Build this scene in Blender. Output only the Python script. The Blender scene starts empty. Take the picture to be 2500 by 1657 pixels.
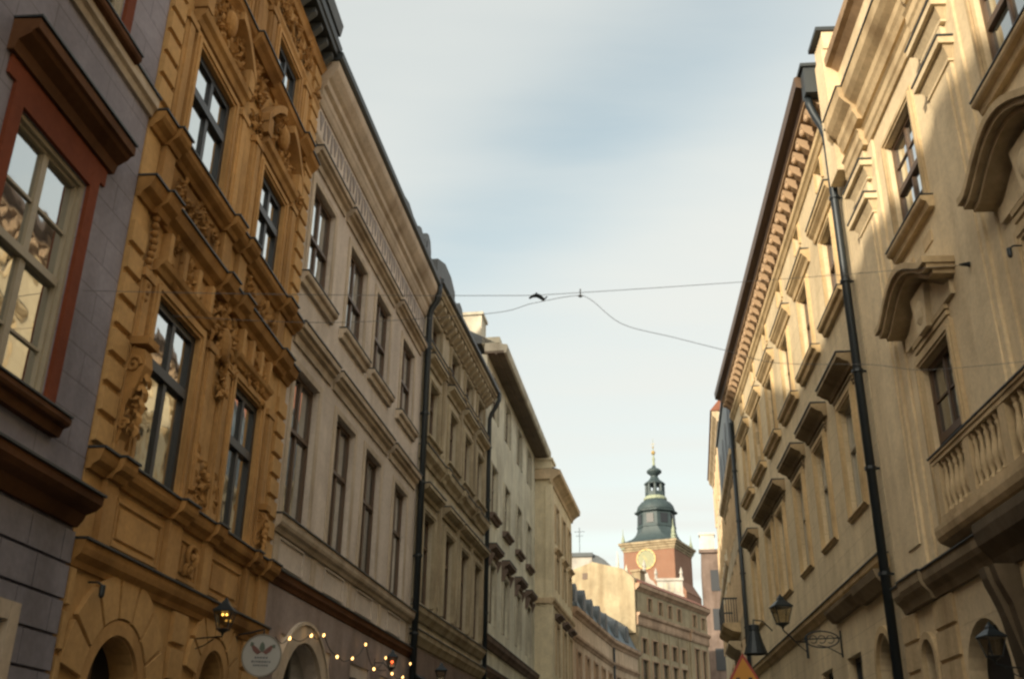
import bpy, bmesh, math, random
from mathutils import Matrix, Vector
R = math.radians
sc = bpy.context.scene
COL = sc.collection

# ------------------------------------------------------------------ camera
PITCH, ROLL = math.atan2(1112, 2515), math.atan2(71, 5689)
fw = Vector((0, math.cos(PITCH), math.sin(PITCH))); up = Vector((0, -math.sin(PITCH), math.cos(PITCH))); rt = Vector((1, 0, 0))
cr, sr = math.cos(ROLL), math.sin(ROLL)
r2 = rt * cr + up * sr; u2 = -rt * sr + up * cr
cd = bpy.data.cameras.new('camera'); cam = bpy.data.objects.new('camera', cd); COL.objects.link(cam)
cam.matrix_world = Matrix(((r2.x, u2.x, -fw.x, 0), (r2.y, u2.y, -fw.y, 0), (r2.z, u2.z, -fw.z, 1.6), (0, 0, 0, 1)))
cd.sensor_width = 36; cd.lens = 36.216; cd.clip_start = 0.05; cd.clip_end = 5000
cd.dof.use_dof = True; cd.dof.focus_distance = 26; cd.dof.aperture_fstop = 2.0
sc.camera = cam

# ------------------------------------------------------------------ sky, sun, exposure
SUN_EL, SUN_PHI = 14.0, 40.0          # height; angle off the street axis, from behind on the left
tosun = Vector((-math.sin(R(SUN_PHI)) * math.cos(R(SUN_EL)), -math.cos(R(SUN_PHI)) * math.cos(R(SUN_EL)), math.sin(R(SUN_EL))))
w = bpy.data.worlds.new('World'); sc.world = w; w.use_nodes = True
nt = w.node_tree; nt.nodes.clear(); N = nt.nodes.new; L = nt.links.new
out = N('ShaderNodeOutputWorld'); bg = N('ShaderNodeBackground'); L(bg.outputs[0], out.inputs[0])
bg.inputs['Strength'].default_value = 0.075
sky = N('ShaderNodeTexSky'); sky.sky_type = 'NISHITA'; sky.sun_disc = False
sky.sun_elevation = R(SUN_EL); sky.sun_rotation = R(180 + SUN_PHI); sky.air_density = 1.0; sky.dust_density = 0.6; sky.ozone_density = 2.0
tc = N('ShaderNodeTexCoord')
sep = N('ShaderNodeSeparateXYZ'); L(tc.outputs['Generated'], sep.inputs[0])
zc = N('ShaderNodeMath'); zc.operation = 'MAXIMUM'; L(sep.outputs[2], zc.inputs[0]); zc.inputs[1].default_value = 0.08
px_ = N('ShaderNodeMath'); px_.operation = 'DIVIDE'; L(sep.outputs[0], px_.inputs[0]); L(zc.outputs[0], px_.inputs[1])
py_ = N('ShaderNodeMath'); py_.operation = 'DIVIDE'; L(sep.outputs[1], py_.inputs[0]); L(zc.outputs[0], py_.inputs[1])
cmb = N('ShaderNodeCombineXYZ'); L(px_.outputs[0], cmb.inputs[0]); L(py_.outputs[0], cmb.inputs[1])
mp = N('ShaderNodeMapping'); mp.inputs['Rotation'].default_value = (0, 0, R(38)); mp.inputs['Scale'].default_value = (0.55, 1.7, 1); mp.inputs['Location'].default_value = (0.2, 0.1, 0)
L(cmb.outputs[0], mp.inputs[0])
nz = N('ShaderNodeTexNoise'); nz.inputs['Scale'].default_value = 0.9; nz.inputs['Detail'].default_value = 5; nz.inputs['Roughness'].default_value = 0.5
L(mp.outputs[0], nz.inputs['Vector'])
nz2 = N('ShaderNodeTexNoise'); nz2.inputs['Scale'].default_value = 2.6; nz2.inputs['Detail'].default_value = 6; nz2.inputs['Roughness'].default_value = 0.55; L(mp.outputs[0], nz2.inputs['Vector'])
# a soft rift in the cloud veil, high and a little right of the street axis
def lin(ax, ay, az):
    d = N('ShaderNodeVectorMath'); d.operation = 'DOT_PRODUCT'; L(tc.outputs['Generated'], d.inputs[0]); d.inputs[1].default_value = (ax, ay, az); return d.outputs['Value']
def math2(op, a, b):
    m = N('ShaderNodeMath'); m.operation = op
    for i, q in enumerate((a, b)):
        if isinstance(q, (int, float)): m.inputs[i].default_value = q
        else: L(q, m.inputs[i])
    return m.outputs[0]
GAP = (r2 * 0.06 + u2 * 0.185 + fw).normalized()
ex = (r2 * 0.78 + u2 * 0.60); ey = (-r2 * 0.60 + u2 * 0.78)
a = math2('DIVIDE', math2('SUBTRACT', lin(*ex), GAP.dot(ex)), 0.30); b = math2('DIVIDE', math2('SUBTRACT', lin(*ey), GAP.dot(ey)), 0.085)
g = math2('POWER', 2.718, math2('MULTIPLY', math2('ADD', math2('MULTIPLY', a, a), math2('MULTIPLY', b, b)), -1.0))
front = math2('GREATER_THAN', lin(*fw), 0.0)
g = math2('MULTIPLY', g, front)
fac = math2('ADD', math2('MULTIPLY', math2('SUBTRACT', nz.outputs['Fac'], 0.5), 0.9), 0.84)
fac = math2('SUBTRACT', fac, math2('MULTIPLY', g, math2('ADD', 0.22, math2('MULTIPLY', nz2.outputs['Fac'], 0.55))))
cl = N('ShaderNodeClamp'); L(fac, cl.inputs[0]); cl.inputs[1].default_value = 0.25; cl.inputs[2].default_value = 1.0
mx = N('ShaderNodeMixRGB'); L(cl.outputs[0], mx.inputs[0])
sk = N('ShaderNodeMixRGB'); sk.blend_type = 'MULTIPLY'; sk.inputs[0].default_value = 1; L(sky.outputs[0], sk.inputs[1]); sk.inputs[2].default_value = (4.2, 3.35, 2.3, 1)
L(sk.outputs[0], mx.inputs[1]); mx.inputs[2].default_value = (8.25, 8.3, 7.75, 1)
# the veil glows where the low sun stands behind it
gs = math2('POWER', math2('MAXIMUM', lin(*tosun), 0.0), 3.0)
gm = N('ShaderNodeMixRGB'); gm.blend_type = 'ADD'; L(gs, gm.inputs[0]); L(mx.outputs[0], gm.inputs[1]); gm.inputs[2].default_value = (20, 17, 12.5, 1)
L(gm.outputs[0], bg.inputs['Color'])

sd = bpy.data.lights.new('sun', 'SUN'); sun = bpy.data.objects.new('sun', sd); COL.objects.link(sun)
sd.energy = 3.7; sd.angle = R(0.9); sd.color = (1.0, 0.87, 0.67)
sun.rotation_euler = tosun.to_track_quat('Z', 'Y').to_euler()
sc.view_settings.view_transform = 'Standard'; sc.view_settings.look = 'None'
sc.view_settings.exposure = 0.5; sc.view_settings.gamma = 1.0
sc.cycles.filter_width = 2.5
sc.cycles.max_bounces = 8; sc.cycles.diffuse_bounces = 2; sc.cycles.glossy_bounces = 4

# ------------------------------------------------------------------ materials
MATS = {}
def newmat(name):
    m = bpy.data.materials.new(name); m.use_nodes = True; MATS[name] = m
    return m, m.node_tree, m.node_tree.nodes['Principled BSDF']
def plaster(name, col, var=0.16, streak=0.22, rough=0.9, ashlar=None, bump=0.25, fine=14.0, tint=(0.55, 0.5, 0.45)):
    """lime render: blotches, vertical rain streaks, fine grain, optional scored ashlar joints (width, height)"""
    m, t, p = newmat(name); n = t.nodes.new; l = t.links.new
    co = n('ShaderNodeTexCoord')
    n1 = n('ShaderNodeTexNoise'); n1.inputs['Scale'].default_value = 0.55; n1.inputs['Detail'].default_value = 6; n1.inputs['Roughness'].default_value = 0.62; l(co.outputs['Object'], n1.inputs['Vector'])
    ma = n('ShaderNodeMapping'); ma.inputs['Scale'].default_value = (1.7, 1.7, 0.3); l(co.outputs['Object'], ma.inputs[0])
    n2 = n('ShaderNodeTexNoise'); n2.inputs['Scale'].default_value = 1.0; n2.inputs['Detail'].default_value = 3.5; l(ma.outputs[0], n2.inputs['Vector'])
    n3 = n('ShaderNodeTexNoise'); n3.inputs['Scale'].default_value = fine; n3.inputs['Detail'].default_value = 4; l(co.outputs['Object'], n3.inputs['Vector'])
    def ramp(src, lo, hi, a, b):
        r = n('ShaderNodeMapRange'); l(src, r.inputs[0]); r.inputs[1].default_value = lo; r.inputs[2].default_value = hi; r.inputs[3].default_value = a; r.inputs[4].default_value = b; return r.outputs[0]
    base = n('ShaderNodeMixRGB'); base.inputs[1].default_value = (*[c * (1 - var) for c in col], 1); base.inputs[2].default_value = (*[min(.9, c * (1 + var)) for c in col], 1)
    l(ramp(n1.outputs['Fac'], .36, .64, 0, 1), base.inputs[0])
    s = n('ShaderNodeMixRGB'); s.blend_type = 'MULTIPLY'; l(ramp(n2.outputs['Fac'], .44, .74, 0, min(1, streak * 2.6)), s.inputs[0]); l(base.outputs[0], s.inputs[1]); s.inputs[2].default_value = (*tint, 1)
    f = n('ShaderNodeMixRGB'); f.blend_type = 'MULTIPLY'; f.inputs[0].default_value = 0.35; l(s.outputs[0], f.inputs[1]); l(ramp(n3.outputs['Fac'], .3, .7, .75, 1.15), f.inputs[2])
    n4 = n('ShaderNodeTexNoise'); n4.inputs['Scale'].default_value = 2.4; n4.inputs['Detail'].default_value = 9; n4.inputs['Roughness'].default_value = 0.7; l(co.outputs['Object'], n4.inputs['Vector'])
    vo = n('ShaderNodeTexVoronoi'); vo.inputs['Scale'].default_value = 0.42; l(co.outputs['Object'], vo.inputs['Vector']); vs_ = n('ShaderNodeSeparateColor'); l(vo.outputs['Color'], vs_.inputs[0])
    k1 = n('ShaderNodeMath'); k1.operation = 'MULTIPLY'; l(ramp(n4.outputs['Fac'], .3, .7, .89, 1.09), k1.inputs[0]); l(ramp(vs_.outputs[0], 0, 1, .93, 1.05), k1.inputs[1])
    f2 = n('ShaderNodeMixRGB'); f2.blend_type = 'MULTIPLY'; f2.inputs[0].default_value = 1.0; l(f.outputs[0], f2.inputs[1]); l(k1.outputs[0], f2.inputs[2])
    last = f2.outputs[0]; h = n3.outputs['Fac']
    if ashlar:
        sx = n('ShaderNodeSeparateXYZ'); l(co.outputs['Object'], sx.inputs[0]); cx = n('ShaderNodeCombineXYZ'); l(sx.outputs[0], cx.inputs[0]); l(sx.outputs[2], cx.inputs[1])
        bk = n('ShaderNodeTexBrick'); bk.inputs['Scale'].default_value = 1.0; bk.inputs['Brick Width'].default_value = ashlar[0]; bk.inputs['Row Height'].default_value = ashlar[1]
        bk.inputs['Mortar Size'].default_value = ashlar[2] if len(ashlar) > 2 else 0.008; bk.inputs['Mortar Smooth'].default_value = 0.4
        bk.inputs['Color1'].default_value = (1, 1, 1, 1); bk.inputs['Color2'].default_value = (.93, .93, .93, 1); bk.inputs['Mortar'].default_value = (.62, .6, .58, 1)
        l(cx.outputs[0], bk.inputs['Vector'])
        q = n('ShaderNodeMixRGB'); q.blend_type = 'MULTIPLY'; q.inputs[0].default_value = 0.8; l(last, q.inputs[1]); l(bk.outputs['Color'], q.inputs[2]); last = q.outputs[0]
        hh = n('ShaderNodeMath'); hh.operation = 'MULTIPLY_ADD'; l(bk.outputs['Fac'], hh.inputs[0]); hh.inputs[1].default_value = -1.6; l(n3.outputs['Fac'], hh.inputs[2]); h = hh.outputs[0]
    l(last, p.inputs['Base Color']); p.inputs['Roughness'].default_value = rough
    p.inputs['Specular IOR Level'].default_value = 0.25
    bp = n('ShaderNodeBump'); bp.inputs['Strength'].default_value = bump; bp.inputs['Distance'].default_value = 0.02; l(h, bp.inputs['Height']); l(bp.outputs[0], p.inputs['Normal'])
    return m
def paint(name, col, rough=0.5, metal=0.0, var=0.15, scale=6.0):
    m, t, p = newmat(name); n = t.nodes.new; l = t.links.new
    co = n('ShaderNodeTexCoord'); n1 = n('ShaderNodeTexNoise'); n1.inputs['Scale'].default_value = scale; n1.inputs['Detail'].default_value = 5; l(co.outputs['Object'], n1.inputs['Vector'])
    b_ = n('ShaderNodeMixRGB'); b_.inputs[1].default_value = (*[c * (1 - var) for c in col], 1); b_.inputs[2].default_value = (*[min(.95, c * (1 + var)) for c in col], 1)
    l(n1.outputs['Fac'], b_.inputs[0]); l(b_.outputs[0], p.inputs['Base Color']); p.inputs['Roughness'].default_value = rough; p.inputs['Metallic'].default_value = metal
    bp = n('ShaderNodeBump'); bp.inputs['Strength'].default_value = 0.12; bp.inputs['Distance'].default_value = 0.01; l(n1.outputs['Fac'], bp.inputs['Height']); l(bp.outputs[0], p.inputs['Normal'])
    return m
def glass(name, col=(0.03, 0.035, 0.04), lo=0.20, hi=0.80, wave=0.014):
    m, t, p = newmat(name); n = t.nodes.new; l = t.links.new
    o = t.nodes['Material Output']; p.inputs['Base Color'].default_value = (*col, 1); p.inputs['Roughness'].default_value = 0.35; p.inputs['Specular IOR Level'].default_value = 0.1
    gl = n('ShaderNodeBsdfGlossy'); gl.inputs['Roughness'].default_value = 0.03; gl.inputs['Color'].default_value = (.93, .97, .97, 1)
    lw = n('ShaderNodeLayerWeight'); lw.inputs['Blend'].default_value = 0.5
    mr = n('ShaderNodeMapRange'); l(lw.outputs['Facing'], mr.inputs[0]); mr.inputs[1].default_value = 0.05; mr.inputs[2].default_value = 0.75; mr.inputs[3].default_value = lo; mr.inputs[4].default_value = hi
    co = n('ShaderNodeTexCoord'); n1 = n('ShaderNodeTexNoise'); n1.inputs['Scale'].default_value = 1.7; n1.inputs['Detail'].default_value = 2; ge = n('ShaderNodeNewGeometry'); l(ge.outputs['Position'], n1.inputs['Vector'])
    bp = n('ShaderNodeBump'); bp.inputs['Strength'].default_value = wave; bp.inputs['Distance'].default_value = 0.3; l(n1.outputs['Fac'], bp.inputs['Height']); l(bp.outputs[0], gl.inputs['Normal'])
    mxs = n('ShaderNodeMixShader'); l(mr.outputs[0], mxs.inputs[0]); l(p.outputs[0], mxs.inputs[1]); l(gl.outputs[0], mxs.inputs[2]); l(mxs.outputs[0], o.inputs[0])
    return m
def glow(name, col, s):
    m, t, p = newmat(name); p.inputs['Base Color'].default_value = (*col, 1); p.inputs['Emission Color'].default_value = (*col, 1); p.inputs['Emission Strength'].default_value = s; return m
def bricks(name, c1, c2, mortar, bw=0.27, rh=0.085):
    m, t, p = newmat(name); n = t.nodes.new; l = t.links.new
    co = n('ShaderNodeTexCoord'); sx = n('ShaderNodeSeparateXYZ'); l(co.outputs['Object'], sx.inputs[0])
    ad = n('ShaderNodeMath'); ad.operation = 'ADD'; l(sx.outputs[0], ad.inputs[0]); l(sx.outputs[1], ad.inputs[1])
    cx = n('ShaderNodeCombineXYZ'); l(ad.outputs[0], cx.inputs[0]); l(sx.outputs[2], cx.inputs[1])
    bk = n('ShaderNodeTexBrick'); bk.inputs['Scale'].default_value = 1.0; bk.inputs['Brick Width'].default_value = bw; bk.inputs['Row Height'].default_value = rh; bk.inputs['Mortar Size'].default_value = rh * .1
    bk.inputs['Color1'].default_value = (*c1, 1); bk.inputs['Color2'].default_value = (*c2, 1); bk.inputs['Mortar'].default_value = (*mortar, 1); l(cx.outputs[0], bk.inputs['Vector'])
    n1 = n('ShaderNodeTexNoise'); n1.inputs['Scale'].default_value = 0.4; n1.inputs['Detail'].default_value = 6; l(co.outputs['Object'], n1.inputs['Vector'])
    q = n('ShaderNodeMixRGB'); q.blend_type = 'MULTIPLY'; l(n1.outputs['Fac'], q.inputs[0]); l(bk.outputs['Color'], q.inputs[1]); q.inputs[2].default_value = (.7, .68, .66, 1)
    l(q.outputs[0], p.inputs['Base Color']); p.inputs['Roughness'].default_value = 0.9
    bp = n('ShaderNodeBump'); bp.inputs['Strength'].default_value = 0.3; bp.inputs['Distance'].default_value = 0.01; l(bk.outputs['Fac'], bp.inputs['Height']); bp.invert = True; l(bp.outputs[0], p.inputs['Normal'])
    return m

plaster('purple', (0.32, 0.305, 0.36), ashlar=(1.15, 0.335, 0.010), streak=.18)
plaster('purple_base', (0.275, 0.265, 0.31), streak=.25)
plaster('red_trim', (0.21, 0.058, 0.027), streak=.1, var=.2)
plaster('brown_trim', (0.14, 0.065, 0.03), streak=.3, var=.25)
plaster('ochre', (0.62, 0.385, 0.165), streak=.16, var=.12)
plaster('ochre_trim', (0.57, 0.34, 0.14), streak=.35, var=.2)
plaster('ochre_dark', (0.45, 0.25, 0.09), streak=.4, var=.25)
plaster('pink', (0.66, 0.585, 0.515), streak=.16, var=.08)
plaster('pink_trim', (0.58, 0.49, 0.385), streak=.3, var=.15)
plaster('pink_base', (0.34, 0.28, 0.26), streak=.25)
plaster('frieze_grey', (0.36, 0.33, 0.32), streak=.2)
plaster('khaki', (0.55, 0.49, 0.37), streak=.3, var=.15)
plaster('khaki_trim', (0.45, 0.385, 0.27), streak=.4, var=.2)
plaster('pale_grey', (0.72, 0.7, 0.565), streak=.2)
plaster('pale_grey_trim', (0.56, 0.53, 0.43), streak=.3)
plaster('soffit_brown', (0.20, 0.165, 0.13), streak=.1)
plaster('cream', (0.74, 0.65, 0.46), streak=.22, var=.1)
plaster('cream_trim', (0.60, 0.47, 0.31), streak=.3, var=.12)
plaster('salmon', (0.62, 0.47, 0.33), streak=.3, var=.15)
plaster('butter', (0.56, 0.46, 0.31), streak=.2, var=.1)
plaster('butter_trim', (0.50, 0.35, 0.24), streak=.3)
plaster('sand', (0.76, 0.62, 0.4), streak=.15, var=.07, ashlar=(1.3, 0.42, 0.007))
plaster('sand_trim', (0.64, 0.48, 0.27), streak=.3, var=.12)
plaster('terracotta_cornice', (0.4, 0.28, 0.175), streak=.3, var=.2)
plaster('stone', (0.75, 0.61, 0.4), streak=.18, var=.09)
plaster('stone_trim', (0.62, 0.475, 0.285), streak=.32, var=.14)
plaster('stone_dark', (0.30, 0.235, 0.15), streak=.4)
plaster('white_stone', (0.62, 0.59, 0.52), streak=.2)
plaster('gable_cream', (0.40, 0.33, 0.215), streak=.3, var=.14)
plaster('hood_shaded', (0.36, 0.275, 0.165), streak=.4, var=.25)  # soffit shade put into the colour of the whole hood, plus streaks
plaster('tower_stone', (0.36, 0.29, 0.19), streak=.3)
plaster('hazy_white', (0.46, 0.44, 0.40), streak=.2)
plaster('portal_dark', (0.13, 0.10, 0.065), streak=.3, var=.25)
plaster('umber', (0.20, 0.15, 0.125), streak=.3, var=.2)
paint('dark_frame', (0.022, 0.026, 0.032), 0.45)
paint('cream_frame', (0.42, 0.37, 0.28), 0.5)
paint('brown_frame', (0.10, 0.06, 0.035), 0.5)
paint('grey_frame', (0.22, 0.21, 0.18), 0.5)
paint('dark_metal', (0.022, 0.030, 0.036), 0.45, 0.3)
paint('lead_cap', (0.045, 0.055, 0.062), 0.5, 0.2)
paint('tile_roof', (0.22, 0.085, 0.05), 0.85, var=.35, scale=3)
paint('slate', (0.085, 0.10, 0.11), 0.6, var=.3, scale=4)
paint('blue_roof', (0.12, 0.155, 0.18), 0.55, var=.3, scale=2)
paint('copper', (0.043, 0.066, 0.072), 0.6, 0.1, var=.45, scale=1.2)
paint('copper_light', (0.30, 0.34, 0.24), 0.6, 0.1, var=.3, scale=1.2)
paint('gold', (0.42, 0.30, 0.11), 0.5, 0.3)
paint('void', (0.012, 0.011, 0.010), 0.9)
paint('sign_white', (0.40, 0.41, 0.40), 0.5)
paint('sign_red', (0.17, 0.075, 0.065), 0.6)
paint('sign_green', (0.10, 0.14, 0.11), 0.6)
paint('sign_ink', (0.10, 0.11, 0.13), 0.6)
paint('traffic_yellow', (0.55, 0.235, 0.012), 0.5)
paint('traffic_red', (0.34, 0.035, 0.02), 0.5)
paint('wire_grey', (0.17, 0.17, 0.17), 0.6)
paint('black', (0.012, 0.012, 0.012), 0.5)
paint('clock_face', (0.26, 0.265, 0.15), 0.6, var=.2, scale=1.5)
paint('awning_cloth', (0.03, 0.035, 0.04), 0.9)
paint('pale_board', (0.30, 0.36, 0.30), 0.6)
paint('leaf', (0.05, 0.09, 0.03), 0.7)
glass('glass'); glass('glass_warm', (0.05, 0.045, 0.035)); glass('glass_curtain', (0.07, 0.072, 0.062), lo=.10, hi=.55); glass('glass_dim', (0.02, 0.022, 0.022), lo=.08, hi=.45)
m_, t_, q_ = newmat('lantern_glass'); tr_ = t_.nodes.new('ShaderNodeBsdfTransparent'); tr_.inputs[0].default_value = (.75, .70, .58, 1); gl_ = t_.nodes.new('ShaderNodeBsdfGlossy'); gl_.inputs['Roughness'].default_value = .12
mi_ = t_.nodes.new('ShaderNodeMixShader'); mi_.inputs[0].default_value = .16; t_.links.new(tr_.outputs[0], mi_.inputs[1]); t_.links.new(gl_.outputs[0], mi_.inputs[2]); t_.links.new(mi_.outputs[0], t_.nodes['Material Output'].inputs[0])
glow('bulb_glow', (1.0, 0.56, 0.18), 3.4); glow('lamp_glow', (1.0, 0.55, 0.12), 5.0); glow('red_glow', (1.0, 0.16, 0.05), 3.0)
bricks('brick', (0.32, 0.155, 0.097), (0.27, 0.125, 0.077), (0.30, 0.22, 0.155))
bricks('cobbles', (0.12, 0.11, 0.10), (0.085, 0.078, 0.07), (0.06, 0.055, 0.05), 0.14, 0.12)
bricks('paving', (0.19, 0.175, 0.155), (0.15, 0.14, 0.125), (0.10, 0.09, 0.08), 0.6, 0.4)
plaster('asphalt', (0.055, 0.054, 0.052), streak=0, fine=40)

# ------------------------------------------------------------------ helpers
class MB:
    """collects solids in facade coordinates (u along the street, v out from the wall, z up)"""
    def __init__(s, sg=1): s.v = []; s.f = []; s.sg = sg
    def add(s, vs, fs):
        o = len(s.v); s.v += [(x, s.sg * y, z) for x, y, z in vs]; s.f += [tuple(i + o for i in f) for f in fs]
    def box(s, u0, u1, v0, v1, z0, z1):
        s.add([(u0, v0, z0), (u1, v0, z0), (u1, v1, z0), (u0, v1, z0), (u0, v0, z1), (u1, v0, z1), (u1, v1, z1), (u0, v1, z1)],
              [(0, 1, 2, 3), (4, 5, 6, 7), (0, 1, 5, 4), (1, 2, 6, 5), (2, 3, 7, 6), (3, 0, 4, 7)])
    def prof(s, pts, u0, u1, cap=True):
        n = len(pts); s.add([(u0, v, z) for v, z in pts] + [(u1, v, z) for v, z in pts],
              [(i, (i + 1) % n, (i + 1) % n + n, i + n) for i in range(n)] + ([tuple(range(n)), tuple(range(n, 2 * n))] if cap else []))
    def flare(s, u0, u1, v, z0, z1, du, dv):
        s.add([(u0, -.01, z0), (u1, -.01, z0), (u1, v, z0), (u0, v, z0), (u0 - du, -.01, z1), (u1 + du, -.01, z1), (u1 + du, v + dv, z1), (u0 - du, v + dv, z1)],
              [(0, 1, 2, 3), (4, 5, 6, 7), (0, 1, 5, 4), (1, 2, 6, 5), (2, 3, 7, 6), (3, 0, 4, 7)])
    def slab(s, pts, v0, v1):
        n = len(pts); s.add([(u, v0, z) for u, z in pts] + [(u, v1, z) for u, z in pts],
              [(i, (i + 1) % n, (i + 1) % n + n, i + n) for i in range(n)] + [tuple(range(n)), tuple(range(n, 2 * n))])
    def ribbon(s, a, b, v0, v1):
        """solid between two curves a and b in the facade plane"""
        n = len(a); vs = [(u, v0, z) for u, z in a] + [(u, v0, z) for u, z in b] + [(u, v1, z) for u, z in a] + [(u, v1, z) for u, z in b]; f = []
        for i in range(n - 1):
            f += [(i, i + 1, n + i + 1, n + i), (2 * n + i, 2 * n + i + 1, 3 * n + i + 1, 3 * n + i), (i, i + 1, 2 * n + i + 1, 2 * n + i), (n + i, n + i + 1, 3 * n + i + 1, 3 * n + i)]
        f += [(0, n, 3 * n, 2 * n), (n - 1, 2 * n - 1, 4 * n - 1, 3 * n - 1)]
        s.add(vs, f)
    def tube(s, pts, r, n=8, cap=True):
        P = [Vector(p) for p in pts]; m = len(P); vs = []; prev = None
        for i, p in enumerate(P):
            d = (P[min(i + 1, m - 1)] - P[max(i - 1, 0)]).normalized()
            ref = prev if prev else (Vector((0, 0, 1)) if abs(d.z) < .9 else Vector((1, 0, 0)))
            x = d.cross(ref); x = x.normalized() if x.length > 1e-6 else d.orthogonal().normalized(); y = x.cross(d).normalized(); prev = y
            rr = r[i] if isinstance(r, (list, tuple)) else r
            vs += [tuple(p + x * (math.cos(2 * math.pi * k / n) * rr) + y * (math.sin(2 * math.pi * k / n) * rr)) for k in range(n)]
        f = [(i * n + k, i * n + (k + 1) % n, (i + 1) * n + (k + 1) % n, (i + 1) * n + k) for i in range(m - 1) for k in range(n)]
        if cap: f += [tuple(range(n)), tuple(range((m - 1) * n, m * n))]
        s.add(vs, f)
    def lathe(s, prof, c, n=16, rot=0.0, half=None):
        vs = []; m = len(prof); span = half if half else 2 * math.pi
        for r, z in prof: vs += [(c[0] + r * math.cos(rot + span * k / n), c[1] + r * math.sin(rot + span * k / n), c[2] + z) for k in range(n)]
        f = [(i * n + k, i * n + (k + 1) % n, (i + 1) * n + (k + 1) % n, (i + 1) * n + k) for i in range(m - 1) for k in range(n)] + [tuple(range(n)), tuple(range((m - 1) * n, m * n))]
        s.add(vs, f)
    def ball(s, c, r, n=8, m=6):
        rx, ry, rz = r if isinstance(r, (list, tuple)) else (r, r, r)
        vs = []; f = []
        for i in range(m + 1):
            t = math.pi * i / m
            for k in range(n): q = 2 * math.pi * k / n; vs.append((c[0] + rx * math.sin(t) * math.cos(q), c[1] + ry * math.sin(t) * math.sin(q), c[2] + rz * math.cos(t)))
        for i in range(m):
            for k in range(n): f.append((i * n + k, i * n + (k + 1) % n, (i + 1) * n + (k + 1) % n, (i + 1) * n + k))
        s.add(vs, f)
    def scroll(s, u, z, size, ang, turn=1, v=0.03, r=0.03, turns=1.35):
        pts = []; rr = []; n = 16
        for i in range(n + 1):
            t = i / n; q = ang + turn * t * turns * 2 * math.pi; rad = size * (1 - t * .82)
            pts.append((u + rad * math.cos(q), v + .035 * t, z + rad * math.sin(q))); rr.append(r * (1 - .45 * t))
        s.tube(pts, rr, 6); s.ball((pts[-1][0], v + .04, pts[-1][2]), r * 1.3, 6, 4)
    def leaf(s, u, z, l_, w_, ang, v=0.03, lift=0.07):
        ca, sa = math.cos(ang), math.sin(ang); n = 6; vs = []; f = []
        for i in range(n + 1):
            t = i / n; wd = w_ * math.sin(math.pi * min(1, t * .92 + .08)) * (1 + .25 * math.sin(t * 18)); x = l_ * t; h = v + lift * math.sin(math.pi * t * .8)
            for sx, dv in ((-1, 0), (0, .035), (1, 0)): vs.append((u + ca * x - sa * wd * sx, h + dv, z + sa * x + ca * wd * sx))
        for i in range(n):
            for k in range(2): f.append((i * 3 + k, i * 3 + k + 1, i * 3 + k + 4, i * 3 + k + 3))
        s.add(vs, f)
    def cut(s):
        """start a new piece"""
        if not hasattr(s, 'cuts'): s.cuts = []
        s.cuts.append((len(s.v), len(s.f)))
    def each(s, name, mat, parent=None, smooth=False):
        """build every piece as an object of its own"""
        c = s.cuts + [(len(s.v), len(s.f))]
        for (a0, f0), (a1, f1) in zip(c[:-1], c[1:]):
            q = MB(s.sg); q.v = s.v[a0:a1]; q.f = [tuple(i - a0 for i in f) for f in s.f[f0:f1]]; o = q.build(name, mat, parent, smooth)
        return o
    def build(s, name, mat, parent=None, smooth=False, loc=None):
        me = bpy.data.meshes.new(name); me.from_pydata(s.v, [], s.f); me.validate()
        bm = bmesh.new(); bm.from_mesh(me); bmesh.ops.recalc_face_normals(bm, faces=bm.faces); bm.to_mesh(me); bm.free()
        if smooth: me.polygons.foreach_set('use_smooth', [True] * len(me.polygons))
        me.materials.append(MATS[mat]); o = bpy.data.objects.new(name, me); COL.objects.link(o)
        if parent: o.parent = parent
        if loc: o.location = loc
        return o
def arc(u, z, r, a0, a1, n, rz=None):
    rz = rz or r; return [(u + r * math.cos(R(a0 + (a1 - a0) * i / n)), z + rz * math.sin(R(a0 + (a1 - a0) * i / n))) for i in range(n + 1)]
def thing(name, label, cat, loc=(0, 0, 0), rz=0.0, group=None):
    o = bpy.data.objects.new(name, None); COL.objects.link(o); o.location = loc; o.rotation_euler = (0, 0, rz); o.empty_display_size = .3
    o['label'] = label; o['category'] = cat
    if group: o['group'] = group
    return o
def dup(o, parent, loc=None):
    c = o.copy(); COL.objects.link(c); c.parent = parent
    if loc is not None: c.location = loc
    for ch in o.children: dup(ch, c)
    return c
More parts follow.
